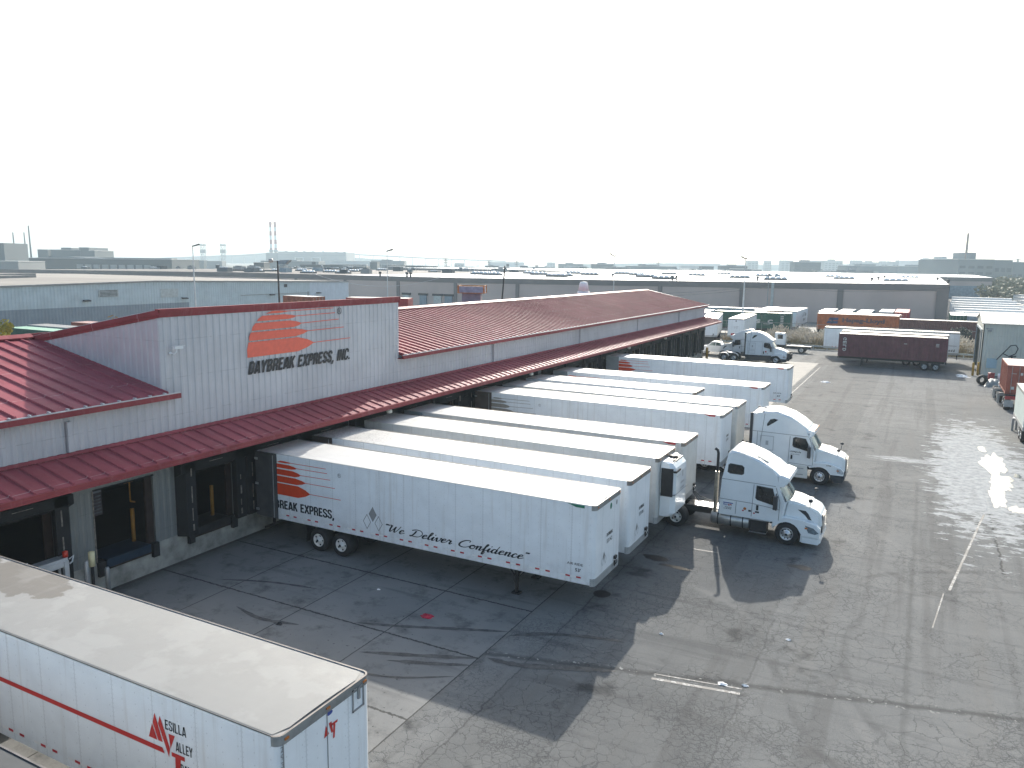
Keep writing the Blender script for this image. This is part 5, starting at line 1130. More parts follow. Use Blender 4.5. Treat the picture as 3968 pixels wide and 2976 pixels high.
def front_marks(t, L=16.15):
    mb = MB(); F = frame('x+', L+.008); marks(mb,F,-.3,2.75,.7,.1,7); marks(mb,F,-.25,2.55,.6,.1,6); mb.poly([F(.12*math.cos(a*math.pi/6),3.7+.13*math.sin(a*math.pi/6)) for a in range(12)]); rect_mb(mb,F,-.75,1.4,-.45,1.7,1); rect_mb(mb,F,-.45,1.55,-.2,1.75,1); rect_mb(mb,F,.2,1.35,.4,1.42,0)
    mb.build('nose_lettering', [m_greyd,m_red], t, False)
q = van_trailer('white trailer with its nose to the camera, standing alone beyond the dock end', (-1.55,119.5,0), -R(86.5), L=15.2, tape=False); front_marks(q, 15.2); q.location = (-1.9,118.8,0)
q = van_trailer('white trailer half hidden by the far corner of the terminal', (-7.6,117.5,0), -R(80), L=16.15, tape=False)
van_trailer('low white trailer roof showing above the gutter end', (-11.5,128,0), -R(85), L=16, simple=True)
container('blue grey container lying along the warehouse behind the light pole', (-3.5,138,0), math.pi, 11.5, m_bluec, group='containers along the warehouse'); container('pale container beside the blue grey one by the light pole', (-15.5,140,0), math.pi, 9, m_greyc, group='containers along the warehouse')

# pale shed
m_shed = mwall('pale_green_metal_wall', (.50,.52,.47)); m_shroof = roof_mat('bleached_shed_roof', (.62,.60,.54), 0, .5)
S = empty('metal_shed', (38,89.5,0), 0, 'pale ribbed metal shed with a big side door at the right edge', 'shed')
mb = MB(); ribs(mb,32.1,47,K(0),K(6.12),lambda s,t,o:(s-38,-6.5-o,t),.3,.025); mb.box((9,-6.5,0),(9.1,6.4,6.1)); mb.box((-5.9,6.3,0),(9,6.4,6.1))
mb.prism([(-6.5,0),(-6.5,6.12),(0,7.0),(6.4,6.12),(6.4,0),(5.6,0),(5.6,5.2),(-5.2,5.2),(-5.2,0)],-5.9,-5.78,'x'); mb.build('wall', m_shed, S, False)
mb = MB(); 
for s in (-1,1): mb.prism([(s*6.75,6.10),(0,7.02),(0,7.10),(s*6.75,6.18)],-6.1,9.2,'x')
for i in range(26):
    x = -6+i*.6
    for s in (-1,1): mb.add([(x-.03,s*6.75,6.18),(x+.03,s*6.75,6.18),(x,s*6.75,6.24),(x-.03,0,7.10),(x+.03,0,7.10),(x,0,7.16)],[(0,1,2),(0,2,5,3),(1,4,5,2)])
mb.build('roof', m_shroof, S, False)
mb = MB(); mb.box((-6.0,-5.25,0),(-5.88,-5.0,5.3)); mb.box((-6.0,5.3,0),(-5.88,5.6,5.3)); mb.box((-6.0,-5.25,5.1),(-5.88,5.6,5.35)); mb.build('door_frame', mat('blue_grey_frame',(.18,.24,.28),.5,.1,.2,2), S)
MB().box((-5.6,-5.2,.02),(-5.5,5.5,5.2)).build('doorway_shade', mat('doorway_shade_grey',(.10,.12,.13),.6,.1,.2,1), S)  # dim sheet standing in for the shade of the open doorway
MB().box((-5.25,-6.66,.9),(-4.2,-6.53,2.05)).build('electrical_cabinet', mat('blue_grey_cabinet',(.30,.42,.48),.5,.1,.1,2), S)
q = MB().box((-.35,-.12,0),(.35,0,.12)).box((-.12,-.28,-.28),(.25,-.05,-.08)); q.build('wall_floodlight', m_grime, loc=(32.7,82.95,5.5), label='small floodlight on the front corner of the pale shed', cat='lamp')
q = MB(); q.tube([(0,0,0),(.9,0,1.2),(1.25,0,1.7),(1.75,0,1.8),(2.0,0,1.4),(1.8,0,.8),(1.2,0,.45),(.6,0,.75)],.06,6); q.tube([(1.2,0,.45),(1.9,0,.5)],.09,6); q.tube([(1.5,0,.5),(1.45,0,.1)],.1,6)
q.build('hoist_arm', m_blk, loc=(33.6,81.2,2.1), label='dark looped steel hoist arm in front of the pale shed', cat='hoist')
# clutter and parked chassis along the right edge
def tyre_pile(label, loc, rz, n):
    t = empty('tyre_stack', loc, rz, label, 'tyres', 'heaps of old tyres')
    a,_ = wheel_meshes(.51,.28,m_rimw)
    for i in range(n):
        o = obj('tyre', a, t, (.0,.0,.02+.28*i)); o.rotation_euler = (-math.pi/2,0,i*.7); o.location = (.05*(-1)**i,.03*i,.02+.28*(i+1)-.28)
    return t
o = obj('loose_tyre', wheel_meshes(.55,.4,m_rimw)[0], None, (32.0,73.5,.55), R(20), label='big black tyre standing upright beside the grey tarpaulin', cat='tyre')
q = MB(); rg = random.Random(8); vs = []; N = 10
for i in range(N+1):
    for j in range(N+1):
        u,v = i/N*2-1,j/N*2-1; h = .75*max(0,(1-abs(u)**3))*max(0,(1-abs(v)**3))*rg.uniform(.75,1.1); vs.append((u*1.0,v*1.3,h))
q.add(vs,[(i*(N+1)+j,(i+1)*(N+1)+j,(i+1)*(N+1)+j+1,i*(N+1)+j+1) for i in range(N) for j in range(N)],0,True); q.build('tarpaulin_heap', mat('grey_tarpaulin',(.15,.17,.17),.5,0,.4,3), loc=(33.1,73.6,0), label='heap under a grey tarpaulin beside the upright tyre', cat='tarpaulin')
q = MB().box((-.3,-.3,0),(.3,.3,.85)).lathe([(.001,.85),(.36,.85),(.36,.93),(.001,.98)],(0,0,0),'z',14); q.build('red_drum', m_redc, loc=(33.0,77.5,0), label='red drum with a pale lid against the shed wall', cat='drum')
q = MB().lathe([(.001,0),(.3,0),(.3,.8),(.001,.85)],(0,0,0),'z',14); q.build('white_drum', m_white, loc=(34.0,78.6,0), label='white drum right of the red drum by the shed', cat='drum')
q = MB().lathe([(.001,0),(.28,0),(.28,.55),(.001,.6)],(0,0,0),'z',14); q.build('white_bucket', m_white, loc=(33.5,70.4,.0), label='white tub in front of the tarpaulin heap', cat='tub')
q = container('brick red short container on a chassis at the right edge', (33.95,56.9,0), math.pi/2, 6.4, m_brick, H=2.6, zb=1.45, roofc=mat('pale_red_roof',(.50,.33,.29),.5,0,.15,1), tandem=1.1, gear=False)
mb = MB(); F = lambda s,t: (-.025,-s,t); rect_mb(mb,F,-.2,3.2,-.02,3.42,0); rect_mb(mb,F,-.85,1.9,-.6,2.15,0); rect_mb(mb,F,-.9,3.3,-.5,3.34,0); rect_mb(mb,F,.5,2.5,.9,2.53,0); mb.build('door_placard', m_lettw, q, False)
MB().box((-.3,-1.25,.35),(-.28,-.55,.95)).box((-.3,.55,.35),(-.28,1.25,.95)).build('mud_flap', m_grime, q); MB().box((-.12,-1.2,1.0),(-.02,1.2,1.3)).build('rear_beam', m_redc, q)
MB().box((-.32,-.3,.6),(-.28,.1,.78)).box((-.3,-.2,1.1),(-.2,.0,1.4)).build('tail_lamp', mat('lime_reflector',(.45,.6,.08),.4,0,0), q)
for i,(x,y,lb) in enumerate(((32.35,59.6,'row of landing legs left of the brick red container'),(32.2,62.6,'landing legs and wheel of the chassis beyond the brick red container'))):
    q = empty('parked_chassis', (x+1.3,y,0), math.pi/2, lb, 'chassis', 'bare chassis parked along the right side'); mb = MB()
    mb.box((0,-.5,.9),(5.5,-.38,1.15)).box((0,.38,.9),(5.5,.5,1.15)).box((0,-1.15,.9),(.15,1.15,1.2))
    for s in (-1,1):
        for x_ in (.2,1.0): mb.box((x_,s*1.15-.08,.15),(x_+.14,s*1.15+.08,1.1))
    mb.build('frame', m_grime, q)
    for s in (-1,1): wheel(q, 1.9, s*1.1, s, .5, .5, m_rimw); wheel(q, 3.2, s*1.1, s, .5, .5, m_rimw)
q = van_trailer('white truck body just inside the frame at the right edge', (33.95,41.2,0), math.pi/2, L=7.0, hw=1.25, T=3.6, B=1.0, roof=m_roof, side=side_mat('pale_green_white_side',(.62,.70,.66),.1), nose=m_nose_g, tape=False, gear=False, tandem=1.6, name='box_truck_body')
q = empty('landing_leg_pair', (32.6,46.6,0), 0, 'pair of steel legs with a black wheel in front of the right edge truck', 'chassis'); MB().box((-.1,-.1,.0),(.05,.05,1.0)).box((.2,.5,0),(.35,.65,1.0)).box((.0,-.05,.85),(1.5,.6,.98)).build('frame', m_grime, q); wheel(q,.9,-.3,-1,.5,.3)

# right-hand rows of trailers beyond
t0 = None; rows = [(31.3,148.5,42.6),(31.3,158.5,42.4),(31.3,170.5,43.7),(31.3,183,45),(31.3,196,46.2),(31.5,210,47.2),(32.2,228,47.6),(32.8,250,48)]
for i,(x0,y,x1) in enumerate(rows):
    lbl = 'white trailer roof in the stacked row right of the warehouse'
    t0 = van_trailer(lbl, (x0,y-1.3,0), 0, L=15.5, simple=True, gear=False, group='trailers parked side by side right of the warehouse', side=m_side if i%3 else m_side_g) if i<2 else copy_tree(t0)
    if i>=2: t0.location = (x0,y-1.3,0)
for i,(x,y,cm,lb) in enumerate(((30.7,141,m_green,'green box with white letters below the stacked trailer row'),(33.3,140.5,m_bluec,'blue grey box right of the green one below the trailer row'))):
    q = container(lb, (x+.6,y-2,0), math.pi/2, 12, cm, roofc=m_rglare)
    if i==0: mb = MB(); marks(mb,lambda s,t:(-.03,-s,t),-.4,3.0,.8,.3,4); mb.build('lettering', m_lettw, q, False)
rg = random.Random(11)
lot = []
for k in range(18):
    r_,c_ = divmod(k,3); x = 44.5+c_*4.2+r_*2.2; y = 172+r_*30+c_*7; lot.append((x,y))
q = None
for i,(x,y) in enumerate(lot):
    if q is None or i==1: q = van_trailer('pale trailer roof in the crowded far lot on the right', (x,y,0), R(62), L=13, simple=True, gear=False, side=m_side_g, group='trailers in the far right lot', tandem=2.5)
    else: q = copy_tree(q); q.location = (x,y,0); q.rotation_euler = (0,0,R(62+rg.uniform(-4,4)))

# ================================================================== POLES
m_pole = mat('pale_steel_pole', (.50,.52,.53), .4, .3, .15, 1); m_wood = mat('dark_wood_pole', (.05,.04,.035), .9, 0, .3, 2)
def lightpole(x,y,h,label,az=0,r=.16,lean=0):
    t = empty('light_pole', (x,y,0), az, label, 'light pole'); mb = MB().tube([(0,0,0),(lean*.5,0,h*.5),(lean,0,h)],[r,r*.7,r*.35],8); mb.build('pole', m_pole, t)
    mb = MB().prism([(-.1,h+.02),(1.0,h+.32),(1.05,h+.5),(.9,h+.55),(-.1,h+.2)],-.22,.22,'y'); mb.build('lamp_head', m_dark, t)
lightpole(-74.5,60,14.3,'slender pale light pole in front of the long grey building',R(50)); lightpole(-60.1,90,14.2,'slender pale light pole above the sign block trim',R(50),.13); lightpole(-17,90,13.7,'thin pale light pole behind the rooftop exhaust',R(140),.1)
lightpole(-2.9,118,13.7,'thick pale light pole standing beyond the dock end',R(140),.2)
q = empty('floodlight_pole', (-56.9,60,0), 0, 'dark wooden pole with two floodlights above the sign block', 'light pole')
MB().tube([(0,0,0),(-.2,0,12.4)],[.16,.11],8).build('pole', m_wood, q); MB().lathe([(.001,0),(.3,.05),(.34,.5),(.2,.6),(.001,.62)],(-.9,-.6,12.1),'z',12).tube([(-.2,0,12.3),(-.9,-.6,12.35)],.05,5).build('lamp_head', mat('dull_lamp_head',(.42,.38,.34),.4,.3,.3,4), q)
MB().prism([(.2,11.9),(1.5,11.9),(2.3,12.5),(.2,12.4)],-.3,.3,'y').build('lamp_shade', m_greyc, q)
q = MB().tube([(0,0,0),(.25,0,6),(.75,0,12.1)],[.16,.13,.09],7); q.build('utility_pole', m_wood, loc=(-26.2,70.2,0), label='leaning dark utility pole behind the blue and orange rooftop unit', cat='pole')
q = MB().tube([(0,0,0),(.0,0,10.5)],[.12,.08],6).tube([(-.7,0,10.3),(.7,0,10.3)],.05,5); q.build('utility_pole', m_fw, loc=(-6,160,0), label='thin grey utility pole against the warehouse wall', cat='pole')
mb = MB()
def wire(a,b,sag):
    pts = [Vector(a).lerp(Vector(b),k/14)-Vector((0,0,sag*4*(k/14)*(1-k/14))) for k in range(15)]; mb.tube(pts,.03,4,0,False)
wire((-6,160,8.3),(30,164,8.6),1.2); wire((-6,160,8.3),(-30,120,6.6),.5); wire((-6,160,7.8),(-30,120,6.0),.5); mb.build('power_line', m_wood, loc=(0,0,0), label='sagging dark power lines crossing the warehouse wall', cat='power line')
mb = MB(); wire((-56.9,60,11.2),(-17,90,11.2),2.9) if 0 else wire(tuple(px(1220,1062,110)),tuple(px(1700,1078,110)),1.4); mb.build('slack_cable', m_pole, label='slack pale cable hanging across the warehouse fascia', cat='cable')

# ================================================================== ROOFTOP AND BACKYARD ITEMS
q = empty('roof_exhaust', (-11.6,65.0,8.35), 0, 'tiered white roof exhaust on the red ridge', 'roof exhaust')
MB().lathe([(.001,.0),(.62,0),(.62,.35),(.001,.36)],(0,0,0),'z',20).build('base', m_rust, q)
MB().lathe([(.001,.4),(.80,.4),(.74,.8),(.001,.82)],(0,0,0),'z',20).lathe([(.001,.85),(.66,.85),(.52,1.75),(.40,1.95),(.001,2.0)],(0,0,0),'z',20).build('hood', mat('white_exhaust_paint',(.78,.78,.77),.6,0,.05,2), q)
q = empty('rooftop_unit', (-13.4,41.2,8.55), R(25), 'blue panelled box with rusty orange frame on a stem behind the red ridge', 'rooftop unit')
MB().box((-.9,-.9,0),(.9,.9,1.0)).build('stem', mat('violet_grey_panel',(.22,.21,.25),.6,0,.2,2), q); MB().box((-1.25,-1.2,1.05),(1.25,1.2,1.65)).build('cabinet', mat('blue_grey_sheet',(.26,.30,.38),.5,.1,.25,2), q)
mb = MB(); 
for x in (-1.27,1.2): 
    for y in (-1.22,1.15): mb.box((x-.03,y-.03,1.0),(x+.14,y+.14,1.76))
for z in (1.0,1.66): mb.box((-1.27,-1.23,z),(1.28,-1.15,z+.07)); mb.box((-1.27,1.15,z),(1.28,1.23,z+.07)); mb.box((-1.28,-1.23,z),(-1.2,1.23,z+.07)); mb.box((1.2,-1.23,z),(1.28,1.23,z+.07))
mb.build('frame', mat('rusty_orange_frame',(.42,.19,.07),.6,.1,.4,4), q)
q = container('rusty orange open container showing just above the sign block trim', (-50.2,60.5,4.6), R(172), 6.1, mat('rusty_orange_sheet',(.30,.10,.05),.6,.1,.4,2), chassis=False, zb=.1, H=2.75, roofc=m_croof)
container('lower rusty container under the orange one behind the sign block', (-50.2,60.5,1.7), R(172), 6.1, m_brown, chassis=False, zb=0, H=2.88)
container('dark red container right of the sign block above the ridge', (-33.0,58.6,0), R(200), 8.2, m_redc, H=2.9, zb=4.95, chassis=False); container('brown container carrying the dark red one behind the ridge', (-33.0,58.6,0), R(200), 8.2, m_brown, H=2.9, zb=2.0, chassis=False)
backl = (((-58,31.5),m_croof,m_green,'pale green roofed container at far left behind the red ridge',mat('mint_roof',(.30,.48,.34),.5,0,.1,1)),((-60,35.2),m_croof,m_greyc,'white roofed container behind the mint roofed one',m_roof_old),((-60,41.0),m_croof,m_brick,'pink roofed container third back at far left',mat('pink_roof',(.48,.30,.26),.5,0,.15,1)),((-60,46),m_croof,m_greyc,'grey roofed container behind the pink one at far left',m_rglare),((-60,52),m_croof,m_brick,'dusty red roofed container farthest back at far left',mat('dusty_roof',(.42,.28,.25),.5,0,.15,1)))
for (x,y),_,cm,lb,rr in backl: container(lb,(x,y,0),R(180),14.5,cm,chassis=False,zb=1.1,roofc=rr,group='containers stored behind the terminal')

# ================================================================== LONG GREY BUILDING (left)
m_lg = mwall('pale_blue_grey_wall', (.46,.53,.55)); m_lgd = mwall('slate_grey_wall', (.24,.28,.31)); m_tan2 = mat('tan_gravel_roof', (.27,.245,.215), .85, 0, .25, .05, 0)
G = empty('long_grey_building', (-85,60,0), 0, 'long pale blue grey metal building behind the terminal on the left', 'building')
zt = lambda y: 8.86-.0165*abs(y-61)*(1 if y<61 else .95)
mb = MB(); ribs(mb,-60,67.6,K(5.25),zt,lambda s,t,o:(o,s-60,t),.5,.04); ribs(mb,67.6,109.3,K(0),zt,lambda s,t,o:(o,s-60,t),.5,.04); mb.box((-95,49.2,0),(0,49.3,8)); mb.build('wall', m_lg, G, False)
mb = MB(); ribs(mb,-60,67.6,K(0),K(5.25),lambda s,t,o:(o,s-60,t),.5,.04); mb.build('lower_wall', m_lgd, G, False)
mb = MB(); ribs(mb,97.2,109.25,K(0),lambda y:zt(y)-.12,lambda s,t,o:(.05+o,s-60,t),.5,.04); mb.build('end_panel', mat('light_blue_panel',(.50,.55,.60),.45,.1,.08,1), G, False)
mb = MB()
for (y,z) in ((-60,zt(-60)),(109.3,zt(109.3))): pass
mb.add([(.2,-120,zt(-60)+.05),(.2,1,zt(61)+.05),(.2,49.4,zt(109.3)+.05),(-95,49.4,zt(109.3)+.05),(-95,1,zt(61)+.05),(-95,-120,zt(-60)+.05)],[(0,1,4,5),(1,2,3,4)]); mb.build('roof', m_tan2, G, False)
mb = MB()
for a,b in ((-60,61),(61,109.3)): mb.add([(.25,a-60,zt(a)-.12),(.25,b-60,zt(b)-.12),(.25,b-60,zt(b)+.12),(.25,a-60,zt(a)+.12),(-.2,a-60,zt(a)+.12),(-.2,b-60,zt(b)+.12)],[(0,1,2,3),(3,2,5,4)])
for y0,y1,x in ((-40,60,-30),(-20,75,-55)): mb.box((x-.4,y0-60,8.4),(x,y1-60,9.25 if x==-30 else 9.1))
mb.build('roof_edge', mat('grey_flashing',(.25,.25,.24),.6,.1,.15,1), G, False)
mb = MB(); mb.box((.05,-8.9,6.6),(.12,-5.6,7.7),0)
for i in range(5): mb.box((.12,-8.7,6.7+i*.2),(.16,-5.8,6.78+i*.2),1)
mb.build('louvre', [m_gal,m_dark], G); MB().box((.05,2.0,6.2),(.09,5.4,7.6)).build('patch_panel', m_gal, G); MB().box((.05,30,7.3),(.1,30.8,7.9)).build('small_vent', m_dark, G)
MB().box((.04,19,6.0),(.12,36.5,6.12)).box((.04,36.5,3),(.12,36.9,6.3)).build('pipe_run', m_fw, G)
for y in (50.5,68,88,101,112):
    if y<109: MB().prism([(0,0),(.5,-.05),(.6,.1),(0,.2)],-.5,.5,'y').build('wall_light', m_dark, loc=(-84.9,y-1.5,6.1 if y<60 else 5.9), label='dark wall light on the long grey building', cat='lamp', group='wall lights on the long grey building')

# ================================================================== BROWN WAREHOUSE with the white roof
m_bw = mat('taupe_block_wall', (.50,.405,.36), .8, 0, .1, .1); m_bb = mat('brown_fascia', (.19,.17,.16), .7, 0, .12, .2); m_wr = mat('white_membrane_roof', (.80,.80,.79), .5, 0, .1, .05)
WP = [(-316,7.39),(-181,8.31),(-90,8.21),(-24,8.76),(30,9.21)]
def wz(x):
    for (a,za),(b,zb) in zip(WP,WP[1:]):
        if x <= b: return za+(zb-za)*(x-a)/(b-a)
    return 9.21
WH = empty('brown_warehouse', (-60,166,0), 0, 'huge brown block warehouse with flat white roof across the back of the yard', 'building'); P1 = Vector((-60,166,0))
def wb(mb, name, mt, fix=True): o = mb.build(name, mt, WH, fix); o.location = -P1; return o
mb = MB(); xs = [-316,-181,-90,-24,30]
for a,b in zip(xs,xs[1:]): mb.add([(a,166,0),(b,166,0),(b,166,wz(b)-1.4),(a,166,wz(a)-1.4)],[(0,1,2,3)])
mb.add([(30,166,0),(30,352,0),(30,352,9.1),(30,166,7.8)],[(0,1,2,3)]); wb(mb,'wall',m_bw,False)
mb = MB()
for a,b in zip(xs,xs[1:]): mb.add([(a,165.9,wz(a)-1.45),(b,165.9,wz(b)-1.45),(b,165.9,wz(b)),(a,165.9,wz(a)),(a,166.1,wz(a)),(b,166.1,wz(b))],[(0,1,2,3),(3,2,5,4)])
mb.add([(30.1,165.9,7.7),(30.1,352,7.7),(30.1,352,9.15),(30.1,165.9,9.2)],[(0,1,2,3)]); wb(mb,'fascia',m_bb,False)
for x in (28.9,8.7,-13,-33,-53.3,-73.1,-93,-113,-133,-153): 
    w_ = 1.15 if x>28 else (.6 if x>0 else .5); mb = MB().box((x-w_,165.7,0),(x+w_,165.98,wz(x)-1.4)); wb(mb,'pilaster',m_bb)
mb = MB().box((-6.3,165.75,0),(-5.7,165.98,wz(-6))); wb(mb,'pilaster',m_gal)
mb = MB(); mb.add([(-137,166,wz(-137)-.1),(-90,166,wz(-90)-.1),(-24,166,wz(-24)-.1),(30,166,wz(30)-.1),(30,352,9.1),(-137,352,8.6)],[(0,1,2,3,4,5)]); wb(mb,'roof',m_wr,False)
mb = MB(); mb.add([(-316,166,7.3),(-181,166,8.2),(-137,166,wz(-137)-.1),(-137,330,8.4),(-316,330,7.6)],[(0,1,2,3,4)]); wb(mb,'roof_annex',mat('brown_gravel_roof',(.17,.15,.135),.85,0,.3,.05),False)
for i,(x,wd) in enumerate(((-104,2.4),(-99,2.6),(-95.2,2.6),(-110,2.2))): mb = MB().box((x-wd/2,165.6,0),(x+wd/2,165.97,2.9)); wb(mb,'dock_door',m_gal if i%2 else m_bluec); mb = MB().box((x-wd/2-.4,165.5,2.9),(x+wd/2+.4,165.97,3.5)); wb(mb,'door_hood',m_dark)
# roof lights, vents
m_dome = mat('white_acrylic_dome', (.80,.80,.79), .25, 0, .05, 1); m_curb = mat('grey_curb', (.10,.105,.105), .7, 0, .1, 1)
def skyl(x,y,z,k=1.):
    t = empty('skylight', (x,y,z), 0, 'row of white domes on a grey curb on the white warehouse roof', 'skylight', 'domed skylights on the warehouse roof')
    MB().box((-3.0*k,-1.2,-.05),(3.0*k,1.2,.55)).build('curb', m_curb, t); mb = MB()
    for i in range(4):
        c = (-2.25+1.5*i)*k; mb.lathe([(.72*k,.55),(.66*k,.8),(.4*k,1.0),(.001,1.05)],(c,0,0),'z',10)
    mb.build('dome', m_dome, t)
def roofpt(u,v,z=8.75):
    d = fwd+rgt*((u-1984)/FPX)-upv*((v-1488)/FPX); k = (z-CAM.z)/d.z; return CAM+d*k
SK = [(1908,1063),(1885,1061),(1860,1061),(2060,1058),(2090,1062),(2157,1070),(2180,1068),(2222,1058),(2285,1063),(2410,1059),(2470,1063),(2503,1071),(2572,1079),(2592,1060),(2700,1066),(2805,1060),(2866,1075),(2960,1068),(3005,1083),(3035,1062),(3232,1072),(3268,1065),(3270,1080),(3470,1090),(3525,1076),(3540,1070)]
for u,v in SK:
    p_ = roofpt(u,v+3)
    if 172<p_.y<345: skyl(p_.x,p_.y,8.75)
for u,v in ((995,1050),(1075,1047),(1195,1055),(1280,1052),(1330,1056),(1370,1049),(1410,1046),(1480,1044),(1170,1046)):
    p_ = roofpt(u,v+3,8.3)
    if 168<p_.y<330: t_ = skyl(p_.x,p_.y,8.2,.9)
def ventp(u,v,h,label,r=.2,z=8.8):
    p_ = roofpt(u,v,z); MB().lathe([(r,0),(r,h*.6),(r*1.8,h*.65),(r*1.9,h),(.001,h+.05)],(0,0,0),'z',10).build('roof_vent', m_dark, loc=(p_.x,p_.y,z-.1), label=label, cat='roof vent', group='dark vents on the white warehouse roof')
for u,v in ((2605,1086),(2621,1086),(1577,1074),(1591,1074),(1473,1071),(2980,1074),(3378,1094),(3403,1088),(3427,1082),(3632,1091),(3673,1104),(2935,1090),(2374,1076)): ventp(u,v,1.3,'dark capped vent on the white warehouse roof')
for (u,v,w_,h,lb) in ((1106,1053,3.4,1.3,'blue grey ductwork box on the brown roof left of the light pole'),(1232,1050,3.2,1.2,'blue grey plant box on the brown roof right of the duct box'),(1922,1060,2.2,1.0,'small grey plant box on the white roof'),(3013,1078,1.6,1.5,'grey fan housing in the middle of the white roof')):
    p_ = roofpt(u,v,8.5); MB().box((-w_/2,-1.5,0),(w_/2,1.5,h)).box((-w_/2+.2,-1.3,h),(w_/2-.8,1.0,h+.3)).build('rooftop_plant', m_bluec, loc=(p_.x,p_.y,8.3), label=lb, cat='rooftop unit')
q = MB().box((-14,-.0,0),(14,.5,.7)).box((-14,0,.7),(14,3,.75)); q.build('roof_step', m_curb, loc=(-215,205,8.0), label='long low step on the brown roof above the grey building', cat='roof step')
W2 = empty('second_warehouse', (0,362,0), 0, 'second flat white roofed warehouse behind the brown one', 'building')
MB().box((-260,0,0),(50,160,7.5)).build('wall', m_bw, W2); MB().box((-260.2,-.2,7.4),(50.2,160,9.0)).build('fascia', m_bb, W2); MB().box((-260,0,8.9),(50,160,9.06)).build('roof', m_wr, W2); MB().box((31,-.4,0),(49,-.05,5.4)).build('blue_band', m_bluec, W2)
# ================================================================== SKYLINE (each building stands at its own distance, full depth)
def smat(name, col): return mat(name, col, .8, 0, .12, .02)
SM = {'d':smat('dark_far_wall',(.055,.07,.08)),'m':smat('slate_far_wall',(.12,.14,.15)),'p':smat('pale_far_wall',(.26,.27,.27)),'b':smat('brick_far_wall',(.17,.12,.10)),'w':smat('white_far_wall',(.55,.56,.55)),'g':smat('green_far_hill',(.06,.075,.06))}  # the pale tone also puts distance haze into the far walls' colour
m_fwin = mat('far_window', (.03,.04,.05), .3, 0, .2, .1); m_froof = mat('far_pale_roof', (.5,.5,.49), .5, 0, .1, .05)
tone = {'d':'dark','m':'slate grey','p':'pale grey','b':'brick brown','w':'white'}
def sky_b(u0,u1,v,D,c,label,depth=None,floors=0,roof=True,extra=None):
    a,b = px(u0,v,D),px(u1,v,D); wd = (Vector((b.x,b.y))-Vector((a.x,a.y))).length; ang = math.atan2(b.y-a.y,b.x-a.x); h = (a.z+b.z)/2
    dp = depth or max(12,wd*.5)
    t = empty('far_building', (a.x,a.y,0), ang, label, 'building', 'buildings on the hazy skyline')
    mb = MB().box((0,0,-.5),(wd,dp,h)); mb.build('wall', SM[c], t)
    if roof: MB().box((-.02*wd,-.3,h),(1.0*wd+.2,dp,h+max(.3,h*.02))).build('roof', m_froof, t)
    if floors:
        for k in range(floors):
            z0 = h*(.18+.72*k/floors); z1 = z0+h*.30/floors; mb = MB(); n = max(3,int(wd/6))
            for i in range(n): mb.box((wd*(i+.15)/n,-.25,z0),(wd*(i+.8)/n,-.02,z1))
            mb.build('window_row', m_fwin, t)
    if extra: extra(t,wd,dp,h)
    return t
def pent(x0,x1,k): return lambda t,wd,dp,h: MB().box((wd*x0,dp*.2,h),(wd*x1,dp*.8,h*k)).build('penthouse', SM['m'], t)
L_ = 'on the skyline '
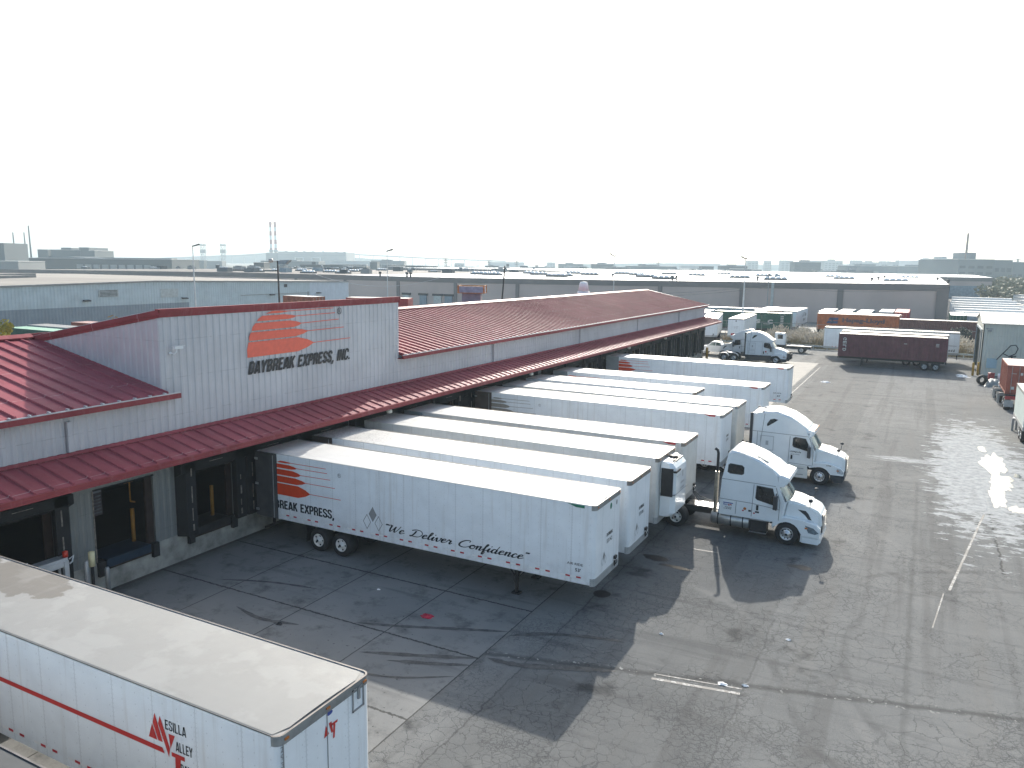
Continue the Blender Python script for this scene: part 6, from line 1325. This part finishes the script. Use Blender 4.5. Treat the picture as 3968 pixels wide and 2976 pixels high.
B = [(2721,2766,1032,700,'d','dark low block '+L_+'left of the thick light pole',1),(2795,2897,1031,750,'d','dark long block '+L_+'just left of the thick light pole top',2),
(2899,2940,1011,1500,'p','pale slab block '+L_+'immediately right of the thick light pole',5),(2966,2990,1011,1550,'p','narrow pale tower '+L_+'between two slab blocks',5),(3027,3075,1010,1500,'p','pale slab block '+L_+'left of the wide dark block',5),
(3080,3182,1016,800,'d','wide dark block '+L_+'above the middle of the yard',4),(3118,3187,1011,1500,'p','pale block peeping over the wide dark block',0),(3196,3267,1011,1500,'p','pale block '+L_+'right of the wide dark block',5),
(3303,3343,1010,1500,'p','narrow pale block '+L_+'above the far orange container',4),(3343,3410,1017,1500,'p','low pale block joining the narrow one '+L_,2),(3417,3452,1013,1450,'p','small pale block '+L_+'right of the joined pair',3),(3460,3552,1015,1400,'p','long pale block '+L_+'left of the domed hall',3),
(3286,3480,1031,800,'m','long slate factory range '+L_+'behind the white roof, left half',1),(3484,3700,1033,850,'m','long slate factory range '+L_+'behind the white roof, right half',1),(3630,3700,1003,1100,'p','pale block with a small tower '+L_+'left of the chimney building',3),
(2437,2622,1032,800,'m','slate long shed '+L_+'above the terminal ridge end',1),(2480,2502,1024,900,'d','small dark cube '+L_+'above the long slate shed',0),(2165,2260,1023,1000,'m','office block with two window rows '+L_+'above the exhaust hood',2),
(2294,2378,1024,900,'d','dark low factory '+L_+'right of the office block',1),(2317,2351,1018,1400,'p','pale block peeping over the dark low factory',0),(2120,2152,1017,1700,'p','narrow pale block '+L_+'left of the office block',3),(1894,2032,1016,1900,'p','long pale ridge of blocks '+L_+'right of the leaning pole',0),
(1962,1973,1023,700,'d','small dark stair tower '+L_+'right of the leaning pole',0),(1761,1797,1020,1500,'p','pale small block '+L_+'left of the leaning pole',2),(2015,2045,1030,600,'d','dark shed '+L_+'below the pylon',0),(1930,1975,1036,550,'m','slate shed '+L_+'right of the leaning pole foot',0),
(2075,2115,1036,560,'m','slate shed '+L_+'left of the office block',0),(1800,1850,1035,560,'d','dark shed '+L_+'just left of the leaning pole',0),(1437,1567,1011,900,'p','pale long block '+L_+'right of the white sheds',2),(1433,1461,1016,600,'m','slate tower box '+L_+'left of the thin light pole',0),
(1278,1433,1012,1000,'w','white long shed '+L_+'right of the power plant',0),(1010,1234,1012,900,'m','grey long hall with white roof below the power plant',1),(983,1022,1018,500,'d','dark plant box '+L_+'left of the wooden floodlight pole',0),(1500,1560,1033,520,'m','slate low shed '+L_+'behind the thin light pole',0),
(1330,1420,1032,520,'m','slate low shed '+L_+'left of the thin light pole',0),(1610,1690,1032,560,'d','dark low shed '+L_+'right of the thin light pole',0),(740,790,1009,900,'m','slate block '+L_+'below the left lift tower',0),(800,860,1012,900,'p','pale block '+L_+'below the right lift tower',0),
(2640,2715,1030,1300,'p','pale houses '+L_+'left of the dark low block',0),(2700,2790,1022,2000,'p','pale distant terraces '+L_+'left of the thick light pole',0),(2560,2690,1022,2100,'p','pale distant terraces '+L_+'above the slate long shed',0),(2520,2556,1026,1200,'m','slate small block '+L_+'above the roof vents pair',1)]
for (u0,u1,v,D,c,lb,fl) in B: sky_b(u0,u1,v,D,c,lb,None,fl,True,pent(.3,.6,1.12) if (u1-u0)>60 and fl else None)
# large dark mill with chimney, right
def mill(t,wd,dp,h):
    MB().box((wd*.55,dp*.2,h),(wd*.72,dp*.6,h*1.28)).build('penthouse', SM['m'], t); MB().tube([(wd*.56,dp*.3,h),(wd*.565,dp*.3,h*2.05)],[.95,.7],10).build('chimney', SM['b'], t)
sky_b(3716,3855,1006,600,'m','large slate mill with penthouse and tall chimney at the right',60,3,True,mill)
sky_b(3856,3925,1009,620,'m','lower slate wing right of the chimney mill',50,2); sky_b(3926,3990,1017,640,'m','lowest slate wing at the right edge of the picture',50,1)
t = sky_b(3557,3616,1012,1200,'w','pale hall with a rounded roof on the skyline',60,1,False); w_ = (px(3616,1012,1200)-px(3557,1012,1200)).length; h_ = px(3580,1012,1200).z
MB().prism([(w_*.5+w_*.5*math.cos(R(a)),h_+5*math.sin(R(a))) for a in range(0,181,20)],0,60,'y').build('vaulted_roof', m_froof, t)
t = sky_b(3640,3653,994,1100,'p','small square tower on the pale block left of the chimney mill',14,0,False)
# power plant with banded stacks
def plant(t,wd,dp,h):
    MB().box((0,-.5,h*.78),(wd,-.1,h*.80)).build('cornice', SM['m'], t)
    for x in (.25,.5): mb = MB(); mb.box((wd*x,-6,h*.25),(wd*x+1.5,0,h*.62)).box((wd*(x+.12),-6,h*.25),(wd*(x+.12)+1.5,0,h*.62)).box((wd*x,-6,h*.60),(wd*(x+.12)+1.5,0,h*.64)); mb.build('white_portal', SM['w'], t)
    mb = MB()
    for x in (.05,.2,.32,.45,.6,.8,.92): mb.box((wd*x,dp*.3,h),(wd*(x+.02),dp*.4,h*1.05))
    mb.build('roof_vents', SM['m'], t)
sky_b(1077,1341,976,1600,'p','big pale power plant hall with two white portals',90,0,False,plant); sky_b(1030,1077,979,1600,'m','grey annex at the foot of the banded stacks',90,0,False)
m_bred = smat('banded_stack_red',(.36,.10,.08)); m_bwht = smat('banded_stack_white',(.62,.62,.60))
for u,lb in ((1051,'left red and white banded smokestack'),(1069,'right red and white banded smokestack')):
    b0 = px(u,978,1630); tp = px(u,864,1630).z; q = empty('smokestack', (b0.x,b0.y,0), 0, lb, 'smokestack'); z0 = 20; n = 8; st = (tp-z0)/n
    for i in range(n): MB().lathe([(2.9-.08*i,0),(2.82-.08*i,st)],(0,0,z0+i*st),'z',16).build('band', m_bred if i%2 else m_bwht, q)
    MB().lathe([(3.1,0),(3.0,z0)],(0,0,0),'z',16).build('plinth', SM['m'], q); MB().lathe([(3.0,0),(3.2,3),(2.6,6),(.5,6)],(0,0,z0+n*st-4),'z',16).build('cap', m_bred, q); MB().lathe([(2.9,0),(4.4,1),(4.4,4),(2.9,5)],(0,0,z0+st*1.1),'z',16).build('gallery', SM['p'], q)
# lift bridge towers
for u,lb in ((788,'left lattice tower of the distant lift bridge'),(866,'right lattice tower of the distant lift bridge')):
    b0 = px(u,1000,1700); tp = px(u,943,1700).z; q = empty('lift_bridge_tower', (b0.x,b0.y,0), YAW-math.pi/2, lb, 'bridge tower'); mb = MB(); hw_ = 3.6
    for sx in (-1,1):
        for sy in (-1,1): mb.box((sx*hw_-.45,sy*hw_-.45,0),(sx*hw_+.45,sy*hw_+.45,tp))
    k = 0; z = 4
    while z < tp-8: 
        mb.tube([(-hw_,-hw_,z),(hw_,-hw_,z+9)],.35,4); mb.tube([(hw_,-hw_,z),(-hw_,-hw_,z+9)],.35,4); mb.box((-hw_,-hw_-.5,z),(hw_,-hw_+.5,z+1)); z += 9
    mb.build('lattice', SM['m'], q); MB().box((-hw_-2,-hw_,tp*.55),(hw_+2,hw_,tp*.72)).build('counterweight', SM['m'], q); MB().box((-hw_-2,-hw_-1,tp*.88),(hw_+2,hw_+1,tp*.95)).build('top_house', SM['m'], q)
# viaduct
q = empty('viaduct', (0,0,0), 0, 'long thin elevated roadway rising and falling across the distant skyline', 'viaduct'); mb = MB(); pts = [px(u,v,2400) for u,v in ((640,998),(760,994),(900,989),(1035,980),(1200,975),(1341,982),(1500,990),(1650,998),(1800,1004),(1960,1010))]
for a,b in zip(pts,pts[1:]):
    d = (b-a); n_ = Vector((-d.y,d.x,0)).normalized()*6; mb.add([a-n_,b-n_,b+n_,a+n_,a-n_-Vector((0,0,3)),b-n_-Vector((0,0,4)),b+n_-Vector((0,0,4)),a+n_-Vector((0,0,4))],[(0,1,2,3),(4,5,6,7),(0,1,5,4),(3,2,6,7)])
mb.build('deck', SM['p'], q, False)
for a,b in zip(pts,pts[1:]):
    for k in (.0,.33,.66): c = a.lerp(b,k); MB().box((c.x-.8,c.y-.8,0),(c.x+.8,c.y+.8,max(1,c.z-3))).build('pier', SM['p'], q)
# hills
def hill(pts, D, name):
    mb = MB(); top = [px(u,v,D) for u,v in pts]; n = len(top); back = [t_+(t_-CAM)*.35 for t_ in top]
    fr = [Vector((t_.x,t_.y,-2)) for t_ in top]; bk = [Vector((t_.x,t_.y,-2)) for t_ in back]
    mb.add(fr+top+bk, [(i,i+1,n+i+1,n+i) for i in range(n-1)]+[(n+i,n+i+1,2*n+i+1,2*n+i) for i in range(n-1)],0,True); mb.build(name, SM['g'], fix=False, kind='structure')
hill([(600,1000),(680,997),(760,993),(860,989),(960,986),(1060,986),(1200,992),(1360,998),(1500,1006)],2900,'hills')
hill([(2200,1024),(2400,1021),(2520,1020),(2640,1020),(2760,1024),(2900,1026),(3200,1024),(3600,1020),(3968,1024)],2500,'far_hills')
# pylons
def pylon(u,vt,D,label):
    b0 = px(u,1040,D); tp = px(u,vt,D).z; q = MB(); hw_ = max(1.2,tp*.07)
    for s in (-1,1): q.tube([(s*hw_,0,0),(s*.4,0,tp)],.28,4)
    for k in (.75,.87,.97): q.box((-hw_*2,-.15,tp*k),(hw_*2,.15,tp*k+.4))
    for k in range(6): q.tube([(-hw_*(1-k/6),0,tp*k/6),(hw_*(1-(k+1)/6),0,tp*(k+1)/6)],.16,3)
    q.build('pylon', SM['m'], loc=(b0.x,b0.y,0), label=label, cat='pylon').rotation_euler = (0,0,YAW-math.pi/2)
pylon(1727,1001,700,'lattice power pylon left of the leaning pole'); pylon(1894,1010,800,'smaller power pylon right of the leaning pole'); pylon(2002,1010,800,'power pylon left of the office block on the skyline'); pylon(2550,1013,900,'thin mast above the slate long shed'); pylon(3941,1003,650,'lattice pylon near the right edge behind the trees')
# factory with low sawtooth roofs at far left
D=560
def fac(t,wd,dp,h):
    mb = MB()
    for i in range(9): mb.box((wd*(.38+.055*i),-.4,h*.40),(wd*(.42+.055*i),-.05,h*.66))
    mb.build('window_row', SM['p'], t)
    MB().box((wd*.36,dp*.3,h),(wd*.94,dp*.5,h*1.09)).build('clerestory', SM['m'], t)
    MB().prism([(wd*.02,h),(wd*.30,h*1.12),(wd*.58,h)],dp*.1,dp*.9,'y').build('gable_roof', SM['m'], t)
sky_b(70,665,1003,D,'d','long dark factory with clerestory at the far left',50,0,True,fac)
for (u0,u1,v,lb) in ((145,185,968,'small gabled block on the factory roof, leftmost'),(197,310,969,'pale slab block behind the factory roof'),(236,274,961,'raised box on the pale slab block'),(306,344,960,'tallest box with a sloping top on the factory'),(344,366,972,'low box right of the tallest factory box')): sky_b(u0,u1,v,D+60,'m',lb,30)
sky_b(-60,14,941,500,'m','tall slate silo block at the left edge',25,0,False); sky_b(-60,70,1013,430,'p','cream low shed below the silo block at the left edge',25,0,True)
for u,v,r in ((60,901,.62),(103,901,.58),(122,875,.62)):
    b0 = px(u,1000,D+30); tp = px(u,v,D+30).z; lb = {60:'left of three slim chimneys by the factory',103:'middle one of three slim chimneys by the factory',122:'tallest and rightmost of three slim chimneys'}[u]
    MB().tube([(0,0,0),(-.3,0,tp*.5),(-.8,0,tp)],[r*1.3,r,r*.7],10).build('chimney', SM['p'] if u<110 else SM['m'], loc=(b0.x,b0.y,0), label=lb, cat='chimney')
# parked vans and plant units in front of the factory
rg = random.Random(4)
for i in range(30):
    u = 70+i*22+rg.uniform(-8,8); p_ = px(u,1035,rg.uniform(330,420)); h = rg.uniform(2.2,5.5); wd = rg.uniform(3,9)
    t = empty('parked_vehicle' if h<3.4 else 'plant_unit', (p_.x,p_.y,0), YAW-math.pi/2, 'small pale vehicle in the crowded lot before the factory' if h<3.4 else 'small grey plant unit in the crowded lot before the factory', 'vehicle' if h<3.4 else 'plant unit', 'vehicles before the far factory' if h<3.4 else 'plant units before the far factory')
    c = SM[rg.choice('wpmd')]; MB().box((0,0,.4),(wd,3,h*.7)).box((wd*.1,.2,h*.7),(wd*.8,2.8,h)).build('body', c, t)
# plant and small sheds crowding the middle distance
rg = random.Random(21)
for i in range(70):
    u = rg.uniform(1090,3650); D_ = rg.uniform(430,1100); p_ = px(u,1030,D_); h = rg.uniform(4,10.5); wd = rg.uniform(6,34)
    if 2700<u<2790: continue
    t = empty('distant_shed', (p_.x,p_.y,0), YAW-math.pi/2+rg.uniform(-.3,.3), 'small flat roofed shed in the hazy clutter below the skyline', 'building', 'sheds cluttering the middle distance')
    MB().box((0,0,0),(wd,rg.uniform(8,25),h)).build('wall', SM[rg.choice('mmpdmb')], t); MB().box((-.3,-.3,h),(wd+.3,12,h+.35)).build('roof', rg.choice((m_froof,SM['m'],SM['w'])), t)
    if i%2: MB().box((wd*.3,3,h+.35),(wd*.3+rg.uniform(1,4),6,h+rg.uniform(1,2.5))).build('roof_unit', SM[rg.choice('mdp')], t)
for i in range(46):
    x = rg.uniform(-300,-140); y = rg.uniform(176,322); h = rg.uniform(.5,1.7); wd = rg.uniform(1,4.5)
    t = empty('roof_unit', (x,y,8.25), rg.uniform(0,.4), 'small plant unit among many on the brown annex roof', 'rooftop unit', 'plant units on the brown annex roof')
    MB().box((0,0,-.1),(wd,wd*.7,h)).build('casing', SM[rg.choice('mdpp')], t); MB().box((wd*.2,wd*.1,h),(wd*.7,wd*.5,h+.3)).build('fan_hood', rg.choice((m_dome,SM['m'])), t)
m_ltan = leafmat('straw_green_leaves', (.15,.14,.075))
# bushes at the far right
rg = random.Random(9)
for i in range(22):
    p_ = px(rg.uniform(3872,4010),1045,rg.uniform(270,480)); x,y = p_.x,p_.y
    tree('scrubby olive tree in the thicket at the far right', (x,y,0), rg.uniform(5,8), rg.uniform(5,7), m_ltan, 420, 1.0, seed=100+i, trunk=.3, low=.05, group='thicket trees at the far right')
for i in range(12):
    u = rg.choice((rg.uniform(1700,2450),rg.uniform(2650,3300))); p_ = px(u,1030,rg.uniform(600,900)); p_.z = 0
    tree('dark round tree between the far sheds', p_, rg.uniform(7,10), rg.uniform(5,7), m_ldark, 220, 1.6, seed=200+i, trunk=.4, low=.1, group='trees between the far sheds')
# ================================================================== HAZE
hz = bpy.data.materials.new('haze_air'); hz.use_nodes = True; nt = hz.node_tree; nt.nodes.clear()
vo = nt.nodes.new('ShaderNodeVolumePrincipled'); vo.inputs['Color'].default_value = (.76,.92,1,1); vo.inputs['Density'].default_value = .00030; vo.inputs['Anisotropy'].default_value = .1
ou = nt.nodes.new('ShaderNodeOutputMaterial'); nt.links.new(vo.outputs[0], ou.inputs['Volume'])
MB().box((-4600,-420,-3),(4600,5300,190)).build('haze', hz, kind='stuff')
